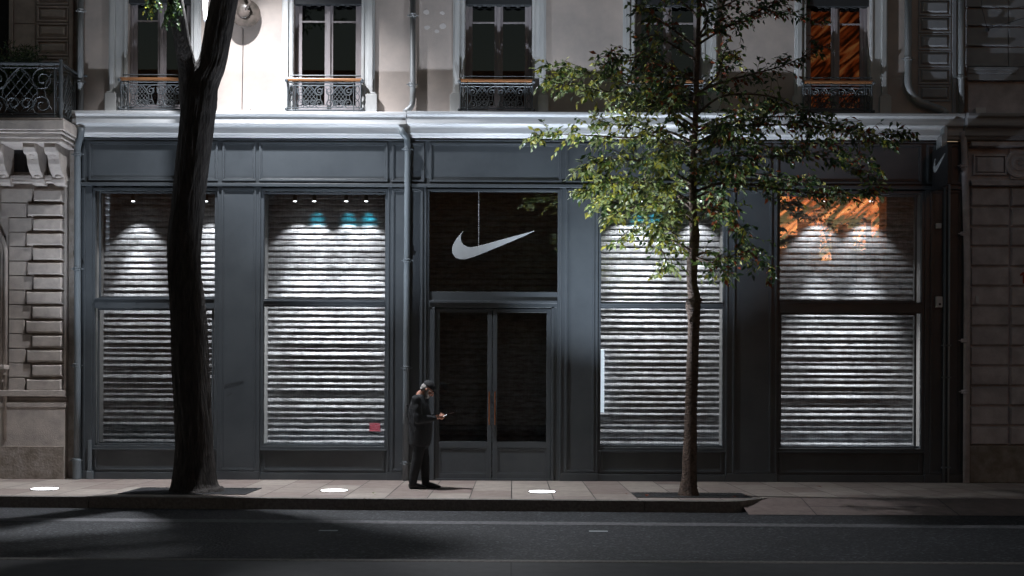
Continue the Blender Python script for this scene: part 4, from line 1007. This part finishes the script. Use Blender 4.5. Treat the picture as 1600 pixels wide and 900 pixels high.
# jacket
b = B()
chain(b, [(H(656, 618.5), r3(.075, .09, .035)), (H(654, 627), r3(.115, .18, .08)), (H(655, 638), r3(.155, .205, .12)), (H(657, 655), r3(.182, .215, .13)), (H(657, 675), r3(.182, .215, .12)), (H(656, 693), r3(.165, .205, .07))], 16, .3)
for s_ in (1, -1):
    sho = H(652, 625, s_*.19); elb = H(655, 655, s_*.235); wri = H(679.5, 653.5 if s_ > 0 else 651, s_*.085)
    chain(b, [(sho, r3(.080, .075, .08)), (elb, r3(.068)), (wri, r3(.042, .044, .042))], 12)
jk = b.done('jacket', M_jacket, pe); remesh(jk, .010, 22)
tx = bpy.data.textures.new('folds', 'CLOUDS'); tx.noise_scale = .09
dm = jk.modifiers.new('folds', 'DISPLACE'); dm.texture = tx; dm.strength = .014; dm.mid_level = .5
b = B()
chain(b, [(H(656, 684), r3(.13, .17, .08)), (H(656, 697), r3(.125, .16, .06))], 14, .3)
for kx, ax_, s_ in ((653, 646, 1), (662, 664, -1)):
    chain(b, [(H(656, 690, s_*.085), r3(.098, .09, .08)), (H(kx, 716, s_*.09), r3(.082, .08, .08)), (H(ax_, 748, s_*.09), r3(.066, .066, .05)), (H(ax_, 754, s_*.09), r3(.062, .062, .03))], 14, .3)
tz = b.done('trousers', M_trouser, pe); remesh(tz, .011, 6)
dm = tz.modifiers.new('folds', 'DISPLACE'); dm.texture = tx; dm.strength = .014; dm.mid_level = .5
for hx_, tx_, s_ in ((643, 664, .09), (662, 684, -.09)):
    b = B(); zz = .15; ya = YP-s_
    xa, xb_ = H(hx_, 760).x, H(tx_, 760).x
    chain(b, [(Vector((xa, ya, zz+.055)), r3(.042, .045, .055)), (Vector((xa+.10, ya, zz+.045)), r3(.05, .045, .045)), (Vector((xb_-.03, ya, zz+.03)), r3(.05, .048, .028)), (Vector((xb_+.01, ya, zz+.022)), r3(.035, .035, .02))], 12, .4)
    so = b.done('shoe', M_leather, pe); remesh(so, .007, 4)
    so.modifiers.new('c', 'SMOOTH').iterations = 1
b = B(); b.tube([H(637.5, 634, .12), H(637.2, 645, .14), H(641, 660, .20), H(650, 672, .23)], .008, 5); b.ball(H(637, 634, .10), .018, 8); b.tube([H(637.2, 645, .12), H(637, 652, .12)], .006, 5); b.done('strap', M_leather, pe)
# phone (held, so a thing of its own)
ph = thing('phone', H(692, 651, .03), 'small phone with a glowing screen held in the hands of the person', 'phone')
c = H(693, 651, .035); mrot = Matrix.Translation(c) @ Matrix.Rotation(rad(-28), 4, 'Y')
b = B(); b.box(-.065, .065, -.033, .033, -.004, .004); bmesh.ops.transform(b.bm, matrix=mrot, verts=b.bm.verts); b.done('case', M_black, ph, bevel=.003)
b = B(); b.box(-.061, .061, -.030, .030, .0042, .0052); bmesh.ops.transform(b.bm, matrix=mrot, verts=b.bm.verts); b.done('screen', mat('phone_screen', (.5, .5, .5), .2, emit=(.8, .9, 1), es=7), ph)

# ------------------------------------------------------------------ light strip and painted reflection at the glass
b = B(); b.box(X(936.5, .3), X(945.5, .3), .36, .38, Z(644, .3), Z(545, .3)); tag(b.done('light_strip', mat('light_strip', (.8, .85, .9), .4, emit=(.75, .88, 1), es=.6), bevel=.004), 'upright white light strip at the left edge of the window behind the slim tree', 'light')
b = B(); b.box(X(578), X(595), .028, .0325, Z(675), Z(662)); tag(b.done('painted_reflection', mat('pink_reflection_paint', (.55, .03, .07), .5, col2=(.6, .25, .30), scale=25, stretch=(1, 1, 3))), 'pink and red painted tail-light reflection low on the glass left of the doors', 'painted_reflection')  # tail-light reflection painted as a pink patch on the pane
# fallen leaves
for i, (px, py) in enumerate(((979, 772), (1150, 777), (1163, 775), (583, 771), (1285, 762), (1010, 776))):
    g = PG(px, py, .16); b = B(); leaf(b.bm, g, Vector((R.uniform(-1, 1), R.uniform(-1, 1), .2)), Vector((0, 0, 1)), .10, .06, 0)
    lbs = ['dry leaf on the left end of the slim tree grate', 'dry leaf by the right end of the slim tree grate', 'dry leaf on the rounded kerb end', 'pale leaf right of the middle ground light', 'dry leaf on the pavement below the far right window', 'dry leaf on the iron grate just left of the slim trunk']
    tag(b.done('fallen_leaf', LEAF[3] if i != 3 else LEAF[4], norm=False), lbs[i], 'leaf', 'fallen leaves')
# two worn paint dashes
for px, py, lb in ((513, 829, 'small pale paint dash on the asphalt at the centre left'), (935, 830, 'small pale paint dash on the asphalt below the slim tree')):
    g = PG(px, py, .003); b = B(); b.quad((g.x-.11, g.y-.05, .004), (g.x+.11, g.y-.05, .004), (g.x+.11, g.y+.05, .004), (g.x-.11, g.y+.05, .004)); tag(b.done('road_stud', M_sign), lb, 'road stud')

# ------------------------------------------------------------------ the far side of the street, seen only as reflection
ob = thing('opposite_building', (9, -34, 0), 'dark building across the street with added amber glow strips for window reflections', 'building')
b = B(); b.box(-30, 11.9, -36.5, -34.6, 0, 16); b.box(16.8, 34, -36.5, -34.6, 0, 16); b.box(11.9, 16.8, -36.5, -35.6, 0, 20.5); b.done('wall', M_dado, ob)
m = bpy.data.materials.new('amber_glow'); m.use_nodes = True; n = m.node_tree.nodes; L = m.node_tree.links
bb = n['Principled BSDF']; tc = n.new('ShaderNodeTexCoord'); mq = n.new('ShaderNodeMapping'); mq.inputs['Rotation'].default_value = (0, rad(42), 0); L.new(tc.outputs['Object'], mq.inputs[0])
mp = n.new('ShaderNodeMapping'); mp.inputs['Scale'].default_value = (.30, 1, 1.9); L.new(mq.outputs[0], mp.inputs[0]); nz = n.new('ShaderNodeTexNoise'); nz.inputs['Scale'].default_value = 2.0; nz.inputs['Detail'].default_value = 10; nz.inputs['Distortion'].default_value = .6; L.new(mp.outputs[0], nz.inputs['Vector'])
rp = n.new('ShaderNodeValToRGB'); e = rp.color_ramp.elements; e[0].position = .44; e[0].color = (0.02, .004, 0, 1); e[1].position = .66; e[1].color = (1, .40, .12, 1); e3 = e.new(.53); e3.color = (.62, .10, .02, 1)
L.new(nz.outputs[0], rp.inputs[0]); L.new(rp.outputs[0], bb.inputs['Emission Color'])
sx_ = n.new('ShaderNodeSeparateXYZ'); L.new(tc.outputs['Object'], sx_.inputs[0]); mz = n.new('ShaderNodeMapRange'); L.new(sx_.outputs[2], mz.inputs[0])
mz.inputs[1].default_value = 9; mz.inputs[2].default_value = 14; mz.inputs[3].default_value = 6.0; mz.inputs[4].default_value = .5; L.new(mz.outputs[0], bb.inputs['Emission Strength'])
mc = n.new('ShaderNodeMix'); mc.data_type = 'RGBA'; mc.blend_type = 'ADD'; mh = n.new('ShaderNodeMapRange'); mh.inputs[1].default_value = 11; mh.inputs[2].default_value = 7; mh.inputs[3].default_value = 0; mh.inputs[4].default_value = 1
L.new(sx_.outputs[2], mh.inputs[0]); L.new(mh.outputs[0], mc.inputs[0]); L.new(rp.outputs[0], mc.inputs[6]); mc.inputs[7].default_value = (.25, .22, .10, 1); L.new(mc.outputs[2], bb.inputs['Emission Color']); bb.inputs['Base Color'].default_value = (.05, .02, .01, 1)
x_ = 12.1
for wd_, z_ in ((.35, 8.1), (.45, 8.7), (.55, 9.3), (.5, 8.9), (.5, 7.55), (.3, 8.8), (.45, 9.2), (.3, 9.0), (.5, 8.0), (.3, 9.4), (.3, 8.6)):
    b = B(); b.box(x_, x_+wd_-.015, -35.2, -35.0, z_, 20.2); b.done('amber_glow_strip', m, ob); x_ += wd_  # glowing strips added for the amber reflections, in place of a floodlit wall

ot = thing('added_opposite_tree', (14.4, -31, 0), 'dark leafy tree added across the street before the amber glow strips, seen only in reflections', 'tree')  # added to give the amber reflection a ragged lower edge
b = B(); b.tube([(14.4, -31, 0), (14.5, -31, 3), (14.3, -31, 7)], [.2, .16, .08], 10)
for k in range(9): b.tube([(14.4, -31, 3.5+.3*k), (14.4+R.uniform(-2.4, 2.4), -31+R.uniform(-.6, .6), 6+R.uniform(0, 3.3))], [.05, .015], 5)
b.done('trunk', M_bark, ot, smooth=True)  # trunk of the added tree
b = B()
for k in range(70):
    c_ = Vector((14.4+R.gauss(0, 1.7), -31+R.uniform(-.9, .9), 0)); c_.z = R.uniform(4.5, 9.4)-.30*abs(c_.x-12.9)
    for q in range(34): leaf(b.bm, c_+Vector((R.gauss(0, .28), R.gauss(0, .28), R.gauss(0, .28))), Vector((R.uniform(-1, 1), R.uniform(-1, 1), R.uniform(-1, .6))), Vector((R.uniform(-1, 1), 1, R.uniform(-1, 1))), R.uniform(.12, .22), .09, 1)
b.done('crown', LEAF, ot, norm=False)
